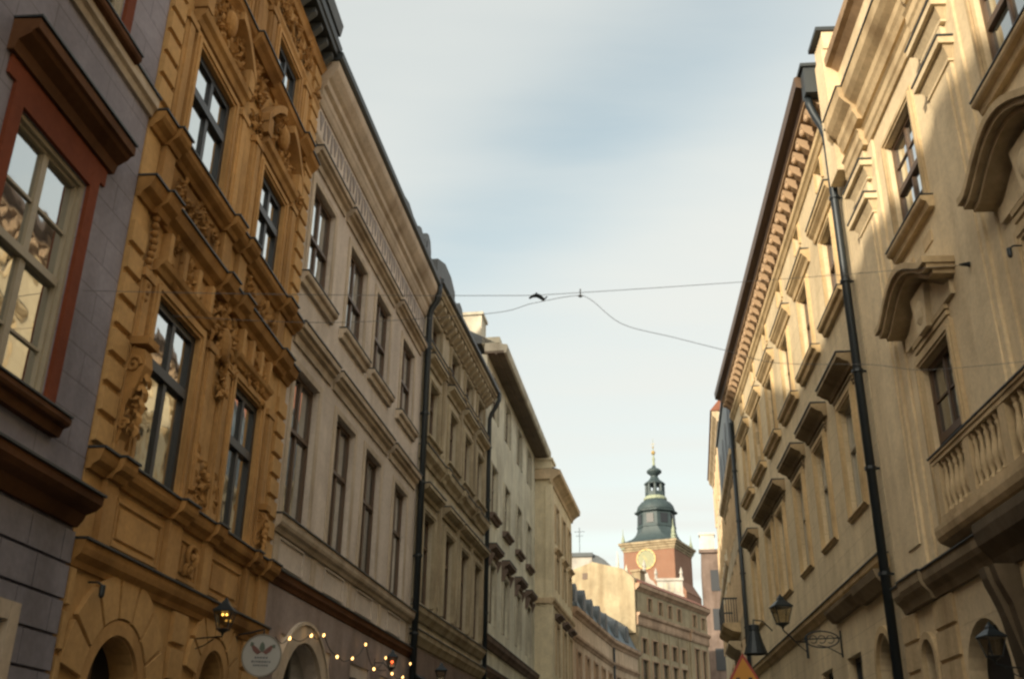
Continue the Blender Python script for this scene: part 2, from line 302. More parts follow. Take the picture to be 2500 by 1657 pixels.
class House:
    def __init__(s, name, label, cat, p0, az, side):
        s.sg = -1 if side == 'L' else 1; s.p0 = p0; s.az = az
        s.root = thing(name, label, cat, (p0[0], p0[1], 0), R(90 - az))
    def mb(s): return MB(s.sg)
    def world(s, u, v, z):
        a_ = R(s.az); d = (math.sin(a_), math.cos(a_)); n = (d[1], -d[0]) if s.sg < 0 else (-d[1], d[0])
        return Vector((s.p0[0] + d[0] * u + n[0] * v, s.p0[1] + d[1] * u + n[1] * v, z))
    def wall(s, u0, u1, z0, z1, openings, mat, rev=.28, back=9.0, name='wall'):
        """openings: (u0,u1,z0,z1[,arch]) ; arch = rise of a round head inside the opening"""
        m = s.mb(); us = sorted({u0, u1, *[q for o in openings for q in o[:2]]}); zs = sorted({z0, z1, *[q for o in openings for q in o[2:4]]})
        for i in range(len(us) - 1):
            for j in range(len(zs) - 1):
                cu, cz = (us[i] + us[i + 1]) / 2, (zs[j] + zs[j + 1]) / 2
                if any(o[0] < cu < o[1] and o[2] < cz < o[3] for o in openings): continue
                m.add([(us[i], 0, zs[j]), (us[i + 1], 0, zs[j]), (us[i + 1], 0, zs[j + 1]), (us[i], 0, zs[j + 1])], [(0, 1, 2, 3)])
        for o in openings:
            a_, b_, c_, d_ = o[:4]
            m.add([(a_, 0, c_), (b_, 0, c_), (b_, 0, d_), (a_, 0, d_), (a_, -rev, c_), (b_, -rev, c_), (b_, -rev, d_), (a_, -rev, d_)], [(0, 1, 5, 4), (1, 2, 6, 5), (2, 3, 7, 6), (3, 0, 4, 7)])
            if len(o) > 4:
                k = 14; rx = (b_ - a_) / 2 - .004; t = d_ - .004
                top = [((a_ + b_) / 2 + rx * math.cos(math.pi * i / k), t) for i in range(k + 1)]; cur = arc((a_ + b_) / 2, t - o[4], rx, 0, 180, k, o[4] - .01)
                m.ribbon(top, cur, -rev, 0.0)
        m.add([(u0, 0, z0), (u0, -back, z0), (u0, -back, z1), (u0, 0, z1), (u1, 0, z0), (u1, -back, z0), (u1, -back, z1), (u1, 0, z1)], [(0, 1, 2, 3), (4, 5, 6, 7), (1, 5, 6, 2), (3, 2, 6, 7)])
        return m.build(name, mat, s.root)
    def ledge(s, pts, u0, u1, mat, name='cornice', breaks=(), cap=None):
        """run of moulding with forward breaks (u0,u1,dv); cap = dark lead sheet on top"""
        m = s.mb(); m.prof([(-.03, pts[0][1])] + list(pts) + [(-.03, pts[-1][1])], u0, u1)
        for a_, b_, dv in breaks: m.prof([(0.0, pts[0][1] - .004)] + [(v + dv, z + (.004 if i else -.004)) for i, (v, z) in enumerate(pts)] + [(0.0, pts[-1][1] + .004)], a_, b_)
        o = m.build(name, mat, s.root)
        if cap:
            vm = max(v for v, z in pts); zt = pts[-1][1]; c = s.mb(); c.box(u0 - .01, u1 + .01, -.02, vm + .025, zt + .006, zt + .028)
            for a_, b_, dv in breaks: c.box(a_ - .01, b_ + .01, 0, vm + dv + .025, zt + .010, zt + .033)
            c.build('lead_flashing', cap, o)
        return o
    def gable(s, u0, u1, z0, ridge, eave_v, back, mat='tile_roof', setback=None, name='roof'):
        m = s.mb(); rb = setback if setback is not None else back / 2
        m.prof([(eave_v, z0), (-rb, ridge), (-back, z0)], u0, u1); return m.build(name, mat, s.root)
    def windows(s, spots, w_, h, frame='dark_frame', pane='glass', depth=.13, fw_=.07, mull=(.5,), trans=(.62,), bars=(), tw=.07, mw=.07, extras=(), name='window', barw=.028, skip_pane=False):
        """window > pane + trim; bars: (z fraction) thin glazing bars; extras: (name, mat, fn(mb,w,h))"""
        m = s.mb(); e = .02
        d0, d1 = -depth - .05, -depth + .03
        m.box(-w_ / 2 - e, -w_ / 2 + fw_, d0, d1, -e, h + e); m.box(w_ / 2 - fw_, w_ / 2 + e, d0, d1, -e, h + e)
        m.box(-w_ / 2 + fw_, w_ / 2 - fw_, d0, d1 - .004, -e, fw_); m.box(-w_ / 2 + fw_, w_ / 2 - fw_, d0, d1 - .004, h - fw_, h + e)
        for f in mull: m.box(-w_ / 2 + w_ * f - mw / 2, -w_ / 2 + w_ * f + mw / 2, d0 + .01, d1 - .008, fw_, h - fw_)
        for f in trans: m.box(-w_ / 2 + fw_, w_ / 2 - fw_, d0 + .004, d1 + .02, h * f - tw / 2, h * f + tw / 2)
        for f in bars: m.box(-w_ / 2 + fw_, w_ / 2 - fw_, d0 + .015, d1 - .02, h * f - barw / 2, h * f + barw / 2)
        u, z = spots[0]; o = m.build(name, frame, s.root, loc=(u, 0, z))
        p = s.mb(); p.box(-w_ / 2 + .01, w_ / 2 - .01, -depth - .035, -depth - .015, .0, h); p.build('pane', pane, o)
        for nm, mt, fn in extras:
            q = s.mb(); fn(q, w_, h); q.build(nm, mt, o)
        rr = random.Random(int(u * 97 + z * 131 + w_ * 50))
        for u, z in spots[1:]:
            c = dup(o, s.root, (u, 0, z))
            for ch in c.children:
                if ch.name.startswith('pane') and rr.random() < .6:
                    ch.material_slots[0].link = 'OBJECT'; ch.material_slots[0].material = MATS[rr.choice(('glass_dim', 'glass_curtain', 'glass', 'glass'))]
        return o
def surround(bw, v=.05, top=True, bottom=False):
    def f(m, w_, h):
        m.box(-w_ / 2 - bw, -w_ / 2 - .004, -.02, v, -.02, h + (bw if top else 0)); m.box(w_ / 2 + .004, w_ / 2 + bw, -.02, v, -.02, h + (bw if top else 0))
        m.box(-w_ / 2 - bw * .72, -w_ / 2 - bw * .3, -.02, v + .025, -.01, h + bw * .5); m.box(w_ / 2 + bw * .3, w_ / 2 + bw * .72, -.02, v + .025, -.01, h + bw * .5)
        if top: m.box(-w_ / 2 - .002, w_ / 2 + .002, -.02, v - .003, h + .004, h + bw); m.box(-w_ / 2 - bw * .3, w_ / 2 + bw * .3, -.02, v + .022, h + bw * .3, h + bw * .72)
        if bottom: m.box(-w_ / 2, w_ / 2, -.02, v - .003, -bw, -.004)
    return f
def sill(ov, v, t=.12, z=0.0):
    def f(m, w_, h): m.prof([(-.03, z - t), (v * .45, z - t), (v * .6, z - t * .55), (v * .9, z - t * .45), (v, z - t * .3), (v, z - .012), (-.03, z - .002)], -w_ / 2 - ov, w_ / 2 + ov)
    return f
def hood(ov, v, t, z):
    def f(m, w_, h): m.prof([(-.03, h + z), (v * .25, h + z), (v * .35, h + z + t * .3), (v * .75, h + z + t * .5), (v * .85, h + z + t * .62), (v, h + z + t * .66), (v, h + z + t * .95), (-.03, h + z + t)], -w_ / 2 - ov, w_ / 2 + ov)
    return f
def cap_on(ov, v, z):
    def f(m, w_, h): m.box(-w_ / 2 - ov - .01, w_ / 2 + ov + .01, -.02, v + .02, h + z + .004, h + z + .026)
    return f
def sill_cap(ov, v):
    def f(m, w_, h): m.box(-w_ / 2 - ov - .008, w_ / 2 + ov + .008, -.1, v + .015, .0, .018)
    return f
def foliage(m, u0, u1, z0, z1, seed, n=10, size=.12, v=.02):
    r = random.Random(seed); cu, cz = (u0 + u1) / 2, (z0 + z1) / 2
    for i in range(n):
        u = r.uniform(u0, u1); z = r.uniform(z0, z1); sgn = 1 if u > cu else -1
        m.scroll(u, z, size * r.uniform(.6, 1.1), r.uniform(0, 6.28), sgn, v, size * .15)
        for k in range(4):
            m.leaf(u + r.uniform(-.05, .05), z + r.uniform(-.05, .05), size * r.uniform(.8, 1.7), size * r.uniform(.2, .36), r.uniform(0, 6.28), v, .03 + size * .22)
        m.ball((u + r.uniform(-.1, .1), v + .03, z + r.uniform(-.1, .1)), size * r.uniform(.12, .22), 6, 4)
def drainpipe(h, u, v, r, z0, z1, top=None, mat='dark_metal'):
    m = h.mb(); pts = [(u, v, z0), (u, v, z1)] + (top or []); m.tube(pts, r, 10); o = m.build('drainpipe', mat, h.root, smooth=True)
    c = h.mb(); z = z0 + 1.2
    while z < z1: c.cut(); c.lathe([(r * 1.02, -.03), (r * 1.3, -.03), (r * 1.3, .03), (r * 1.02, .03)], (u, v, z), 10); c.box(u - .012, u + .012, -.02, v, z - .02, z + .02); z += 1.9
    c.each('pipe_clamp', mat, o); return o

# ------------------------------------------------------------------ the setting
def sheet(name, pts, z, mat, thick=0.0):
    me = bpy.data.meshes.new(name); n = len(pts)
    vs = [(x, y, z) for x, y in pts]; f = [tuple(range(n))]
    if thick: vs += [(x, y, z - thick) for x, y in pts]; f += [(i, (i + 1) % n, (i + 1) % n + n, i + n) for i in range(n)]
    me.from_pydata(vs, [], f); me.materials.append(MATS[mat]); o = bpy.data.objects.new(name, me); COL.objects.link(o); o['kind'] = 'structure'; return o
sheet('ground', [(-3000, -3000), (3000, -3000), (3000, 3000), (-3000, 3000)], -.02, 'asphalt')
sheet('road', [(-5.6, -30), (3.6, -30), (6.6, 20), (9.0, 45), (13.5, 70), (24, 100), (16, 100), (4, 66), (-1.2, 30), (-3.4, 10)], 0.0, 'cobbles')
sheet('pavement', [(-7.4, -30), (-5.4, -30), (-3.3, 10), (-1.2, 27), (2.4, 49), (5.2, 58), (8.6, 72), (3.5, 58), (1.6, 47.6), (-.9, 34.8), (-2.43, 26), (-3.79, 16.2), (-5.25, 0)], .12, 'paving', .12)
sheet('pavement', [(3.4, -30), (3.5, 0), (6.6, 37), (10.6, 60), (12.2, 59), (8.6, 37.3), (6.69, 17.9), (5.5, 0), (3.5, -30)], .12, 'paving', .12)
# ------------------------------------------------------------------ left side: purple house
A = House('town_house', 'purple-grey house with brick-red window surrounds and a brown cornice', 'house', (-5.25, 0), 5.15, 'L')
aw = [(u, u + 1.33, 4.87, 7.32) for u in (7.84, 4.5, 1.2)] + [(u, u + 1.33, 9.2, 11.4) for u in (7.84, 4.5, 1.2)] + [(7.75, 9.25, .5, 2.95), (4.3, 5.9, .5, 2.95)]
A.wall(-24, 10.165, 0, 14.6, aw, 'purple')
for lo in (4.87, 9.2):
    def redsur(m, w_, h):
        m.box(-w_ / 2 - .17, -w_ / 2 - .004, -.02, .045, -.02, h + .16); m.box(w_ / 2 + .004, w_ / 2 + .17, -.02, .045, -.02, h + .16); m.box(-w_ / 2 - .003, w_ / 2 + .003, -.02, .042, h + .004, h + .16)
        m.box(-w_ / 2 - .30, w_ / 2 + .30, -.02, .03, h + .164, h + .36)
    def casing(m, w_, h):
        m.box(-w_ / 2 + .004, -w_ / 2 + .05, -.08, -.01, 0, h - .004); m.box(w_ / 2 - .05, w_ / 2 - .004, -.08, -.01, 0, h - .004); m.box(-w_ / 2 + .05, w_ / 2 - .05, -.08, -.014, h - .05, h - .004)
    hh = 2.45 if lo < 5 else 2.2
    A.windows([(u + .665, lo) for u in (7.84, 4.5, 1.2)], 1.33, hh, 'cream_frame', 'glass', .085, .085, (.5,), (.52,), (.225, .745), .08, .09,
              (('red_surround', 'red_trim', redsur), ('casing', 'cream_frame', casing), ('sill', 'brown_trim', sill(.30, .17, .19)), ('sill_flashing', 'lead_cap', sill_cap(.30, .17)),
               ('hood', 'brown_trim', hood(.37, .26, .34, .37)), ('hood_flashing', 'lead_cap', cap_on(.37, .26, .71))))
A.ledge([(.04, 8.90), (.06, 8.97), (.10, 9.0), (.10, 9.13)], -24, 10.165, 'pink_trim', 'string_course', cap='lead_cap')
A.ledge([(.05, 3.98), (.10, 4.05), (.12, 4.1), (.22, 4.14), (.27, 4.19), (.28, 4.27)], -24, 10.165, 'brown_trim', 'cornice', cap='lead_cap')
m = A.mb(); z = 3.93; row = 0; r = random.Random(4)
while z > .4:
    zb = z - .305; u = 10.16; edge = []
    start = 9.42 if z < 3.2 else -2.0
    k = 0
    while u > start:
        ln = (.22 + .0 if (row % 2 == 0 and k == 0) else .62) + r.uniform(-.01, .01); a_ = max(start, u - ln)
        m.box(a_ + .012, u - .004, -.01, .05, zb, z); u = a_; k += 1
    z -= .335; row += 1
m.build('rustication_pattern', 'purple_base', A.root)
def shopsur(m, w_, h): m.box(-w_ / 2 - .16, -w_ / 2 - .004, -.02, .07, 0, h + .16); m.box(w_ / 2 + .004, w_ / 2 + .16, -.02, .07, 0, h + .16); m.box(-w_ / 2, w_ / 2, -.02, .066, h + .004, h + .16)
A.windows([(8.5, .5), (5.1, .5)], 1.5, 2.45, 'brown_frame', 'glass_warm', .16, .1, (.5,), (.75,), (), extras=(('surround', 'pink_trim', shopsur),), name='shop_window')
A.ledge([(.05, 14.1), (.10, 14.2), (.3, 14.35), (.38, 14.45), (.40, 14.6)], -24, 10.165, 'brown_trim', 'cornice', cap='lead_cap')
A.gable(-24, 10.165, 14.62, 17.25, .42, 9.0, setback=4.0)  # unseen ridge, its height set for the shadow line on the palace

# ------------------------------------------------------------------ left side: ochre house with stucco ornament
B = House('town_house', 'orange-ochre house with rich stucco ornament and dark window frames', 'house', (-4.33621, 10.1389), 5.15, 'L')
LB = 6.09
W1, W2 = (.93, 2.25), (3.70, 4.86)
bw = [(*W1, 4.86, 7.02), (*W2, 4.86, 7.0), (*W1, 9.05, 10.72), (*W2, 9.05, 10.62), (*W1, 12.28, 13.25), (*W2, 12.28, 13.25)]
B.wall(.008, LB - .008, 0, 14.5, bw + [(.72, 1.96, .1, 3.12, .62), (3.74, 4.66, .1, 3.32, .46)], 'ochre', rev=.32)
for (a_, b_), zs in ((W1, ((4.86, 2.16), (9.05, 1.67), (12.28, .97))), (W2, ((4.86, 2.14), (9.05, 1.57), (12.28, .97)))):
    for z0, h in zs:
        hi = z0 > 12
        B.windows([((a_ + b_) / 2, z0)], b_ - a_, h, 'dark_frame', 'glass', .045, .10, (.5,), () if hi else (.62,), (), .12, .09,
                  (('surround', 'ochre_trim', surround(.17, .055)), ('sill', 'ochre_trim', sill(.16, .16, .12))))
# shop doorways under the round arches
for a_, b_, zt, rise in ((.72, 1.96, 3.12, .62), (3.74, 4.66, 3.32, .46)):
    m = B.mb(); m.box(a_ + .005, b_ - .005, -.31, -.28, .1, zt - .005); d = m.build('shop_door', 'void', B.root)
    f = B.mb(); f.box((a_ + b_) / 2 - .035, (a_ + b_) / 2 + .035, -.279, -.24, .1, zt - .1); f.box(a_ + .01, b_ - .01, -.279, -.245, 2.2, 2.29); f.build('door_frame', 'brown_frame', d)
    f = B.mb(); c_ = (a_ + b_) / 2; rx = (b_ - a_) / 2
    f.ribbon(arc(c_, zt - rise, rx + .16, 0, 180, 18, rise + .16), arc(c_, zt - rise, rx + .004, 0, 180, 18, rise + .004), -.01, .045)
    f.box(a_ - .16, a_ - .004, -.01, .045, .1, zt - rise); f.box(b_ + .004, b_ + .16, -.01, .045, .1, zt - rise); f.build('arch_surround', 'ochre_trim', B.root)
# rusticated ground floor: wedge blocks round the arches, flat courses between
m = B.mb()
for c_, zc, r0, r1 in ((1.34, 2.5, .80, 1.25), (4.2, 2.86, .64, 1.0)):
    for k in range(7):
        a0, a1 = 8 + k * 23.6, 8 + (k + 1) * 23.6 - 3.2; o_ = arc(c_, zc, r1 + (.12 if k == 3 else 0), a0, a1, 3); i_ = arc(c_, zc, r0, a0, a1, 3); m.ribbon(o_, i_, -.01, .06)
m.build('voussoir_pattern', 'ochre', B.root)
for a0, b0, up_ in ((.03, .5, (.03, .12)), (2.25, 3.45, (2.68, 3.1)), (5.0, 6.05, (5.3, 6.05))):
    pr = [(-.03, .3)]; m = B.mb()
    for z in (.3, .72, 1.14, 1.56, 1.98): pr += [(.01, z), (.055, z + .012), (.055, z + .358), (.01, z + .37)]
    m.prof(pr + [(-.03, 2.35)], a0, b0); m.build('rusticated_pier', 'ochre', B.root); pr = [(-.03, 2.4)]; m = B.mb()
    for z in (2.40, 2.82, 3.24): pr += [(.01, z), (.055, z + .012), (.055, z + .358), (.01, z + .37)]
    m.prof(pr + [(-.03, 3.61)], *up_); m.build('rusticated_pier', 'ochre', B.root)
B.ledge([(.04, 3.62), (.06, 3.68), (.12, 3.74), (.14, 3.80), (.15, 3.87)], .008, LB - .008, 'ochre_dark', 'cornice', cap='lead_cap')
piers = ((.40, .68), (2.12, 2.50), (3.32, 3.58), (4.98, 5.12), (5.62, 6.04))
m = B.mb()
for a_, b_ in piers: m.cut(); m.box(a_, b_, -.01, .07, 3.9, 4.60)
m.each('pedestal', 'ochre_trim', B.root)
def panel(a_, b_, z0, z1, nm='frieze_panel'):
    m = B.mb(); t = .045
    m.box(a_, b_, -.01, .030, z1 - t, z1); m.box(a_, b_, -.01, .030, z0, z0 + t); m.box(a_, a_ + t, -.01, .029, z0 + t, z1 - t); m.box(b_ - t, b_, -.01, .029, z0 + t, z1 - t)
    m.box(a_ + .1, b_ - .1, -.01, .024, z0 + .1, z1 - .1); return m.build(nm, 'ochre_trim', B.root)
panel(.78, 2.02, 3.98, 4.50); panel(3.66, 4.9, 3.98, 4.50); panel(2.58, 3.24, 3.98, 4.5)
m = B.mb(); m.scroll(2.92, 4.28, .17, 0.6, 1, .05, .035); m.scroll(2.86, 4.12, .10, 3.8, -1, .05, .03); m.leaf(2.9, 4.1, .3, .06, 1.2, .04); m.build('scroll_ornament', 'ochre_dark', B.root)
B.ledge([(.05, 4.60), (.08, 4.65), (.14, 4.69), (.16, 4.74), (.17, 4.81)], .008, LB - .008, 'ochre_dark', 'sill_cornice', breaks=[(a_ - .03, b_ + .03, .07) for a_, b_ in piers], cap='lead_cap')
# paired pilaster strips
m = B.mb()
for z0, z1 in ((4.86, 7.1), (9.06, 10.85), (12.3, 13.4)):
    for a_, b_ in ((2.50, 2.78), (3.16, 3.44), (.40, .66), (5.12, 5.40)):
        m.cut(); m.box(a_, b_, -.01, .06, z0, z1); m.box(a_ + .06, b_ - .06, .0, .085, z0 + .1, z1 - .12); m.box(a_ - .03, b_ + .03, -.01, .10, z1 - .10, z1 + .0); m.box(a_ - .03, b_ + .03, -.01, .09, z0 + .02, z0 + .12)
    m.cut(); m.box(2.86, 3.08, -.01, .03, z0 + .15, z1 - .2)
m.each('pilaster', 'ochre_trim', B.root)
# quoins at both party walls
for a_, b_ in ((.012, .36), (5.66, 6.078)):
    m = B.mb(); z = 4.90; pr = [(-.03, 4.90)]
    while z < 14.2:
        if not (8.1 < z + .27 and z < 9.0) and not (7.8 < z + .27 and z < 8.2):
            pr += [(.012, z), (.06, z + .012), (.06, z + .258), (.012, z + .27)]
        z += .335
    m.prof(pr + [(-.03, z)], a_, b_); m.build('quoin', 'ochre', B.root)
# consoles with scrolled figures beside the first-floor windows
for c_, z0, z1, sz in ((.54, 4.95, 6.15, .72), (5.28, 4.86, 5.5, .55)):
    m = B.mb()
    pr = [(.02, z0), (.08 * sz, z0), (.14 * sz, z0 + .15 * (z1 - z0)), (.13 * sz, z0 + .4 * (z1 - z0)), (.26 * sz, z0 + .62 * (z1 - z0)), (.34 * sz, z0 + .8 * (z1 - z0)), (.30 * sz, z0 + .95 * (z1 - z0)), (.02, z1)]
    m.prof(pr, c_ - .14 * sz, c_ + .14 * sz); m.box(c_ - .2 * sz, c_ + .2 * sz, -.01, .36 * sz, z1, z1 + .09)
    for sx in (-1, 1):
        for zc, rr_ in ((z0 + .80 * (z1 - z0), .15), (z0 + .22 * (z1 - z0), .10)):
            m.tube([(c_ + sx * .16 * sz, .16 * sz + rr_ * sz * .8 * (1 - t / 14) * math.cos(t * .75), zc + rr_ * sz * (1 - t / 14) * math.sin(t * .75)) for t in range(13)], .03 * sz, 6)
    for k in range(5): m.leaf(c_, z0 + (.25 + .13 * k) * (z1 - z0), .30 * sz, .10 * sz, -1.57 + (k - 2) * .25, .24 * sz, .10 * sz)
    foliage(m, c_ - .13 * sz, c_ + .13 * sz, z0 + .1, z1 - .2, 3, 7, .11 * sz, .2 * sz); m.build('sculpted_console', 'ochre_dark', B.root)
# window heads of the first floor, cartouches and hanging foliage
for (a_, b_), h in ((W1, 7.02), (W2, 7.0)):
    m = B.mb(); m.prof([(.0, h + .22), (.06, h + .22), (.09, h + .28), (.13, h + .31), (.15, h + .36), (0, h + .37)], a_ - .22, b_ + .22)
    for k in range(4): u = a_ - .05 + (b_ - a_ + .1) * k / 3; m.box(u - .05, u + .05, -.01, .12, h + .40, h + .78)
    m.box(a_, b_, -.01, .035, h + .42, h + .74); m.build('window_head', 'ochre_trim', B.root)
m = B.mb(); foliage(m, 2.55, 3.40, 6.55, 7.75, 11, 22, .15); m.ball((2.97, .08, 7.25), (.17, .10, .26), 10, 8); m.build('cartouche', 'ochre_dark', B.root)
m = B.mb(); m.cut(); foliage(m, 3.9, 4.75, 7.2, 7.78, 15, 11, .12); m.cut(); foliage(m, 1.1, 2.1, 7.25, 7.78, 16, 11, .12); m.each('carved_garland', 'ochre_dark', B.root)
m = B.mb(); foliage(m, 2.6, 3.35, 4.9, 5.5, 12, 12, .13); m.build('carved_garland', 'ochre_dark', B.root)
m = B.mb()
for k in range(13): m.ball((.50 + .02 * math.sin(k), .06, 6.75 + k * .095), (.055, .05, .05), 6, 4)
m.build('bead_drop', 'ochre_dark', B.root, smooth=True)
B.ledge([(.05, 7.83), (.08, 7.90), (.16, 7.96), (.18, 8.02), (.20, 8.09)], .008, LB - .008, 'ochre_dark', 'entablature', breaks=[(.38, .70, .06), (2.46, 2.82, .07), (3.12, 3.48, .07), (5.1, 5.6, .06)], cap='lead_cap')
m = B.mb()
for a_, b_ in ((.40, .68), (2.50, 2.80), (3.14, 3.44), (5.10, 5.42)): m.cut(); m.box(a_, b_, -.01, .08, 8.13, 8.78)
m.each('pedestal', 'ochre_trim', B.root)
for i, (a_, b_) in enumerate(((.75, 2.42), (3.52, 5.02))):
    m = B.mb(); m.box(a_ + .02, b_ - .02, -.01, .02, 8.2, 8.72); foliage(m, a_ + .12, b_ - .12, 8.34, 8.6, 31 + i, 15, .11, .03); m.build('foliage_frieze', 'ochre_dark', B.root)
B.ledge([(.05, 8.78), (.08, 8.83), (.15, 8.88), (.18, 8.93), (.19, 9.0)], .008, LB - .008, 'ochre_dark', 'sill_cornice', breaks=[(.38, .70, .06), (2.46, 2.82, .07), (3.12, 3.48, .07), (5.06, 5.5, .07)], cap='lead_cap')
# second-floor heads: curved broken pediments full of ornament
for i, ((a_, b_), h) in enumerate(((W1, 10.72), (W2, 10.62))):
    c_ = (a_ + b_) / 2; m = B.mb()
    m.prof([(0, h + .2), (.08, h + .2), (.11, h + .28), (.16, h + .32), (.18, h + .40), (0, h + .41)], a_ - .28, b_ + .28)
    for sx in (-1, 1):
        o_ = [(c_ + sx * (.98 - .75 * t), h + .62 + .62 * math.sin(t * 1.4)) for t in [q / 8 for q in range(9)]]; m.ribbon([(u, z + .14) for u, z in o_], o_, -.01, .2)
        m.box(c_ + sx * .86 - .1, c_ + sx * .86 + .1, -.01, .19, h + .42, h + .74)
    m.build('pediment', 'ochre_trim', B.root)
    m = B.mb(); foliage(m, a_ + .05, b_ - .05, h + .5, h + 1.35, 41 + i, 16, .13, .04); m.ball((c_, .1, h + .95), (.16, .1, .22), 10, 8); m.build('cartouche', 'ochre_dark', B.root)
m = B.mb(); m.cut(); foliage(m, 2.5, 3.45, 10.9, 12.1, 44, 18, .15); m.cut(); foliage(m, 5.05, 5.6, 10.9, 12.1, 45, 8, .12); m.each('carved_garland', 'ochre_dark', B.root)
B.ledge([(.05, 12.02), (.1, 12.08), (.16, 12.14), (.18, 12.22)], .008, LB - .008, 'ochre_dark', 'sill_cornice', breaks=[(2.42, 3.5, .08), (5.06, 5.5, .07)], cap='lead_cap')
m = B.mb(); foliage(m, .2, 5.9, 13.62, 14.25, 51, 46, .15, .03); m.build('foliage_frieze', 'ochre_dark', B.root)
B.ledge([(.04, 13.42), (.08, 13.5), (.08, 13.56)], .008, LB - .008, 'ochre_trim', 'string_course')
B.ledge([(.06, 14.30), (.10, 14.38), (.14, 14.42)], .008, LB - .008, 'ochre_trim', 'cornice')
m = B.mb()
for k in range(15): m.cut(); u = .2 + k * .41; m.prof([(0, 14.42), (.10, 14.44), (.27, 14.60), (.27, 14.68), (0, 14.68)], u - .07, u + .07)
m.each('eaves_bracket', 'slate', B.root)
m = B.mb(); m.prof([(-.03, 14.68), (.33, 14.70), (.35, 14.78), (.38, 14.80), (.40, 14.92), (.37, 14.98), (-.03, 15.02)], -.10, LB + .02); m.build('eaves_gutter', 'lead_cap', B.root)
B.gable(.01, LB - .01, 15.02, 19.5, .36, 9.0, 'slate', setback=4.0)  # ridge out of view, raised to shape the shadow across the street
m = B.mb(); m.prof([(.42, 15.0), (.46, 15.25), (.30, 15.36), (-.4, 15.8), (-.5, 15.0)], -.1, LB - .25); m.build('roof_edge', 'slate', B.root)

# ------------------------------------------------------------------ left side: pink-grey house
Cc = House('town_house', 'pale pink-grey house with long window hoods and a string-lit arch', 'house', (-3.78955, 16.20432), 7.9, 'L')
LC = 9.89
cc = (1.0, 3.46, 5.62, 8.22)
co_ = [(c - .655, c + .655, 10.08, 12.1) for c in cc] + [(c - .655, c + .655, 5.76, 8.36) for c in cc]
Cc.wall(.008, LC - .008, 0, 14.35, co_ + [(.9, 3.2, .1, 3.92, 1.14), (5.0, 6.2, 1.0, 3.7), (7.3, 8.7, .1, 3.6)], 'pink')
def revtrim(m, w_, h):
    m.box(-w_ / 2 - .15, -w_ / 2 - .004, -.02, .03, 0, h + .12); m.box(w_ / 2 + .004, w_ / 2 + .15, -.02, .03, 0, h + .12); m.box(-w_ / 2, w_ / 2, -.02, .027, h + .004, h + .12)
Cc.windows([(c, 10.08) for c in cc], 1.31, 2.02, 'brown_frame', 'glass', .11, .08, (.5,), (.5,), (), .07, .09, (('surround', 'pink_trim', revtrim), ('sill', 'pink_trim', sill(.28, .16, .22)), ('sill_flashing', 'lead_cap', sill_cap(.28, .16))))
Cc.windows([(c, 5.76) for c in cc], 1.31, 2.6, 'brown_frame', 'glass', .13, .08, (.5,), (.6,), (), .07, .09, (('surround', 'pink_trim', revtrim),))
for z0, t, gr in ((8.72, .36, ((.08, 2.25), (2.42, 6.72), (6.9, 9.60))), (12.42, .30, ((.08, 2.2), (2.36, 6.55), (6.75, 9.55)))):
    for a_, b_ in gr:
        m = Cc.mb(); m.prof([(-.03, z0), (.04, z0), (.05, z0 + t * .4), (.12, z0 + t * .5), (.13, z0 + t * .68), (.19, z0 + t * .72), (.20, z0 + t), (-.03, z0 + t)], a_, b_); o = m.build('window_hood', 'pink_trim', Cc.root)
        c = Cc.mb(); c.box(a_ - .015, b_ + .015, -.02, .22, z0 + t + .005, z0 + t + .027); c.build('lead_flashing', 'lead_cap', o)
Cc.ledge([(.05, 5.42), (.08, 5.48), (.13, 5.52), (.15, 5.57), (.16, 5.68)], .008, LC - .008, 'pink_trim', 'sill_cornice', cap='lead_cap')
for i, c in enumerate(cc):
    m = Cc.mb(); a_, b_, z0, z1 = c - .60, c + .60, 4.98, 5.36; t = .035
    m.box(a_, b_, -.01, .03, z1, z1 + t); m.box(a_, b_, -.01, .03, z0 - t, z0); m.box(a_ - t, a_, -.01, .029, z0 - t, z1 + t); m.box(b_, b_ + t, -.01, .029, z0 - t, z1 + t); m.build('frieze_panel', 'pink', Cc.root)
m = Cc.mb()
for c in (.25, 2.2, 4.54, 6.92, 9.65): m.cut(); m.box(c - .12, c + .12, -.01, .025, 4.93, 5.40)
m.each('pedestal', 'pink_trim', Cc.root)
Cc.ledge([(.04, 4.62), (.07, 4.68), (.11, 4.72), (.13, 4.82)], .008, LC - .008, 'brown_trim', 'cornice', cap='lead_cap')
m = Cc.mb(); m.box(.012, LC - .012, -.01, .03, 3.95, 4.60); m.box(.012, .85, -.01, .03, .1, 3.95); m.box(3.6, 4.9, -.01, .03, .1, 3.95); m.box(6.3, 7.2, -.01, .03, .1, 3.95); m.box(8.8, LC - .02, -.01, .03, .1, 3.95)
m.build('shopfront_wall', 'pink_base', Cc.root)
m = Cc.mb(); m.ribbon(arc(2.05, 2.78, 1.44, 0, 180, 24), arc(2.05, 2.78, 1.155, 0, 180, 24), -.01, .075); m.ribbon(arc(2.05, 2.78, 1.50, 0, 180, 24), arc(2.05, 2.78, 1.445, 0, 180, 24), -.01, .10); m.box(.61, .895, -.01, .075, .1, 2.78); m.box(3.205, 3.49, -.01, .075, .1, 2.78); m.build('arch_surround', 'pink_trim', Cc.root)
m = Cc.mb(); m.box(.905, 3.195, -.27, -.24, .1, 3.9); d = m.build('shop_window', 'glass_warm', Cc.root)
f = Cc.mb(); f.box(2.0, 2.1, -.239, -.2, .1, 3.85); f.box(.91, 3.19, -.239, -.2, 2.7, 2.8); f.build('frame', 'dark_frame', d)
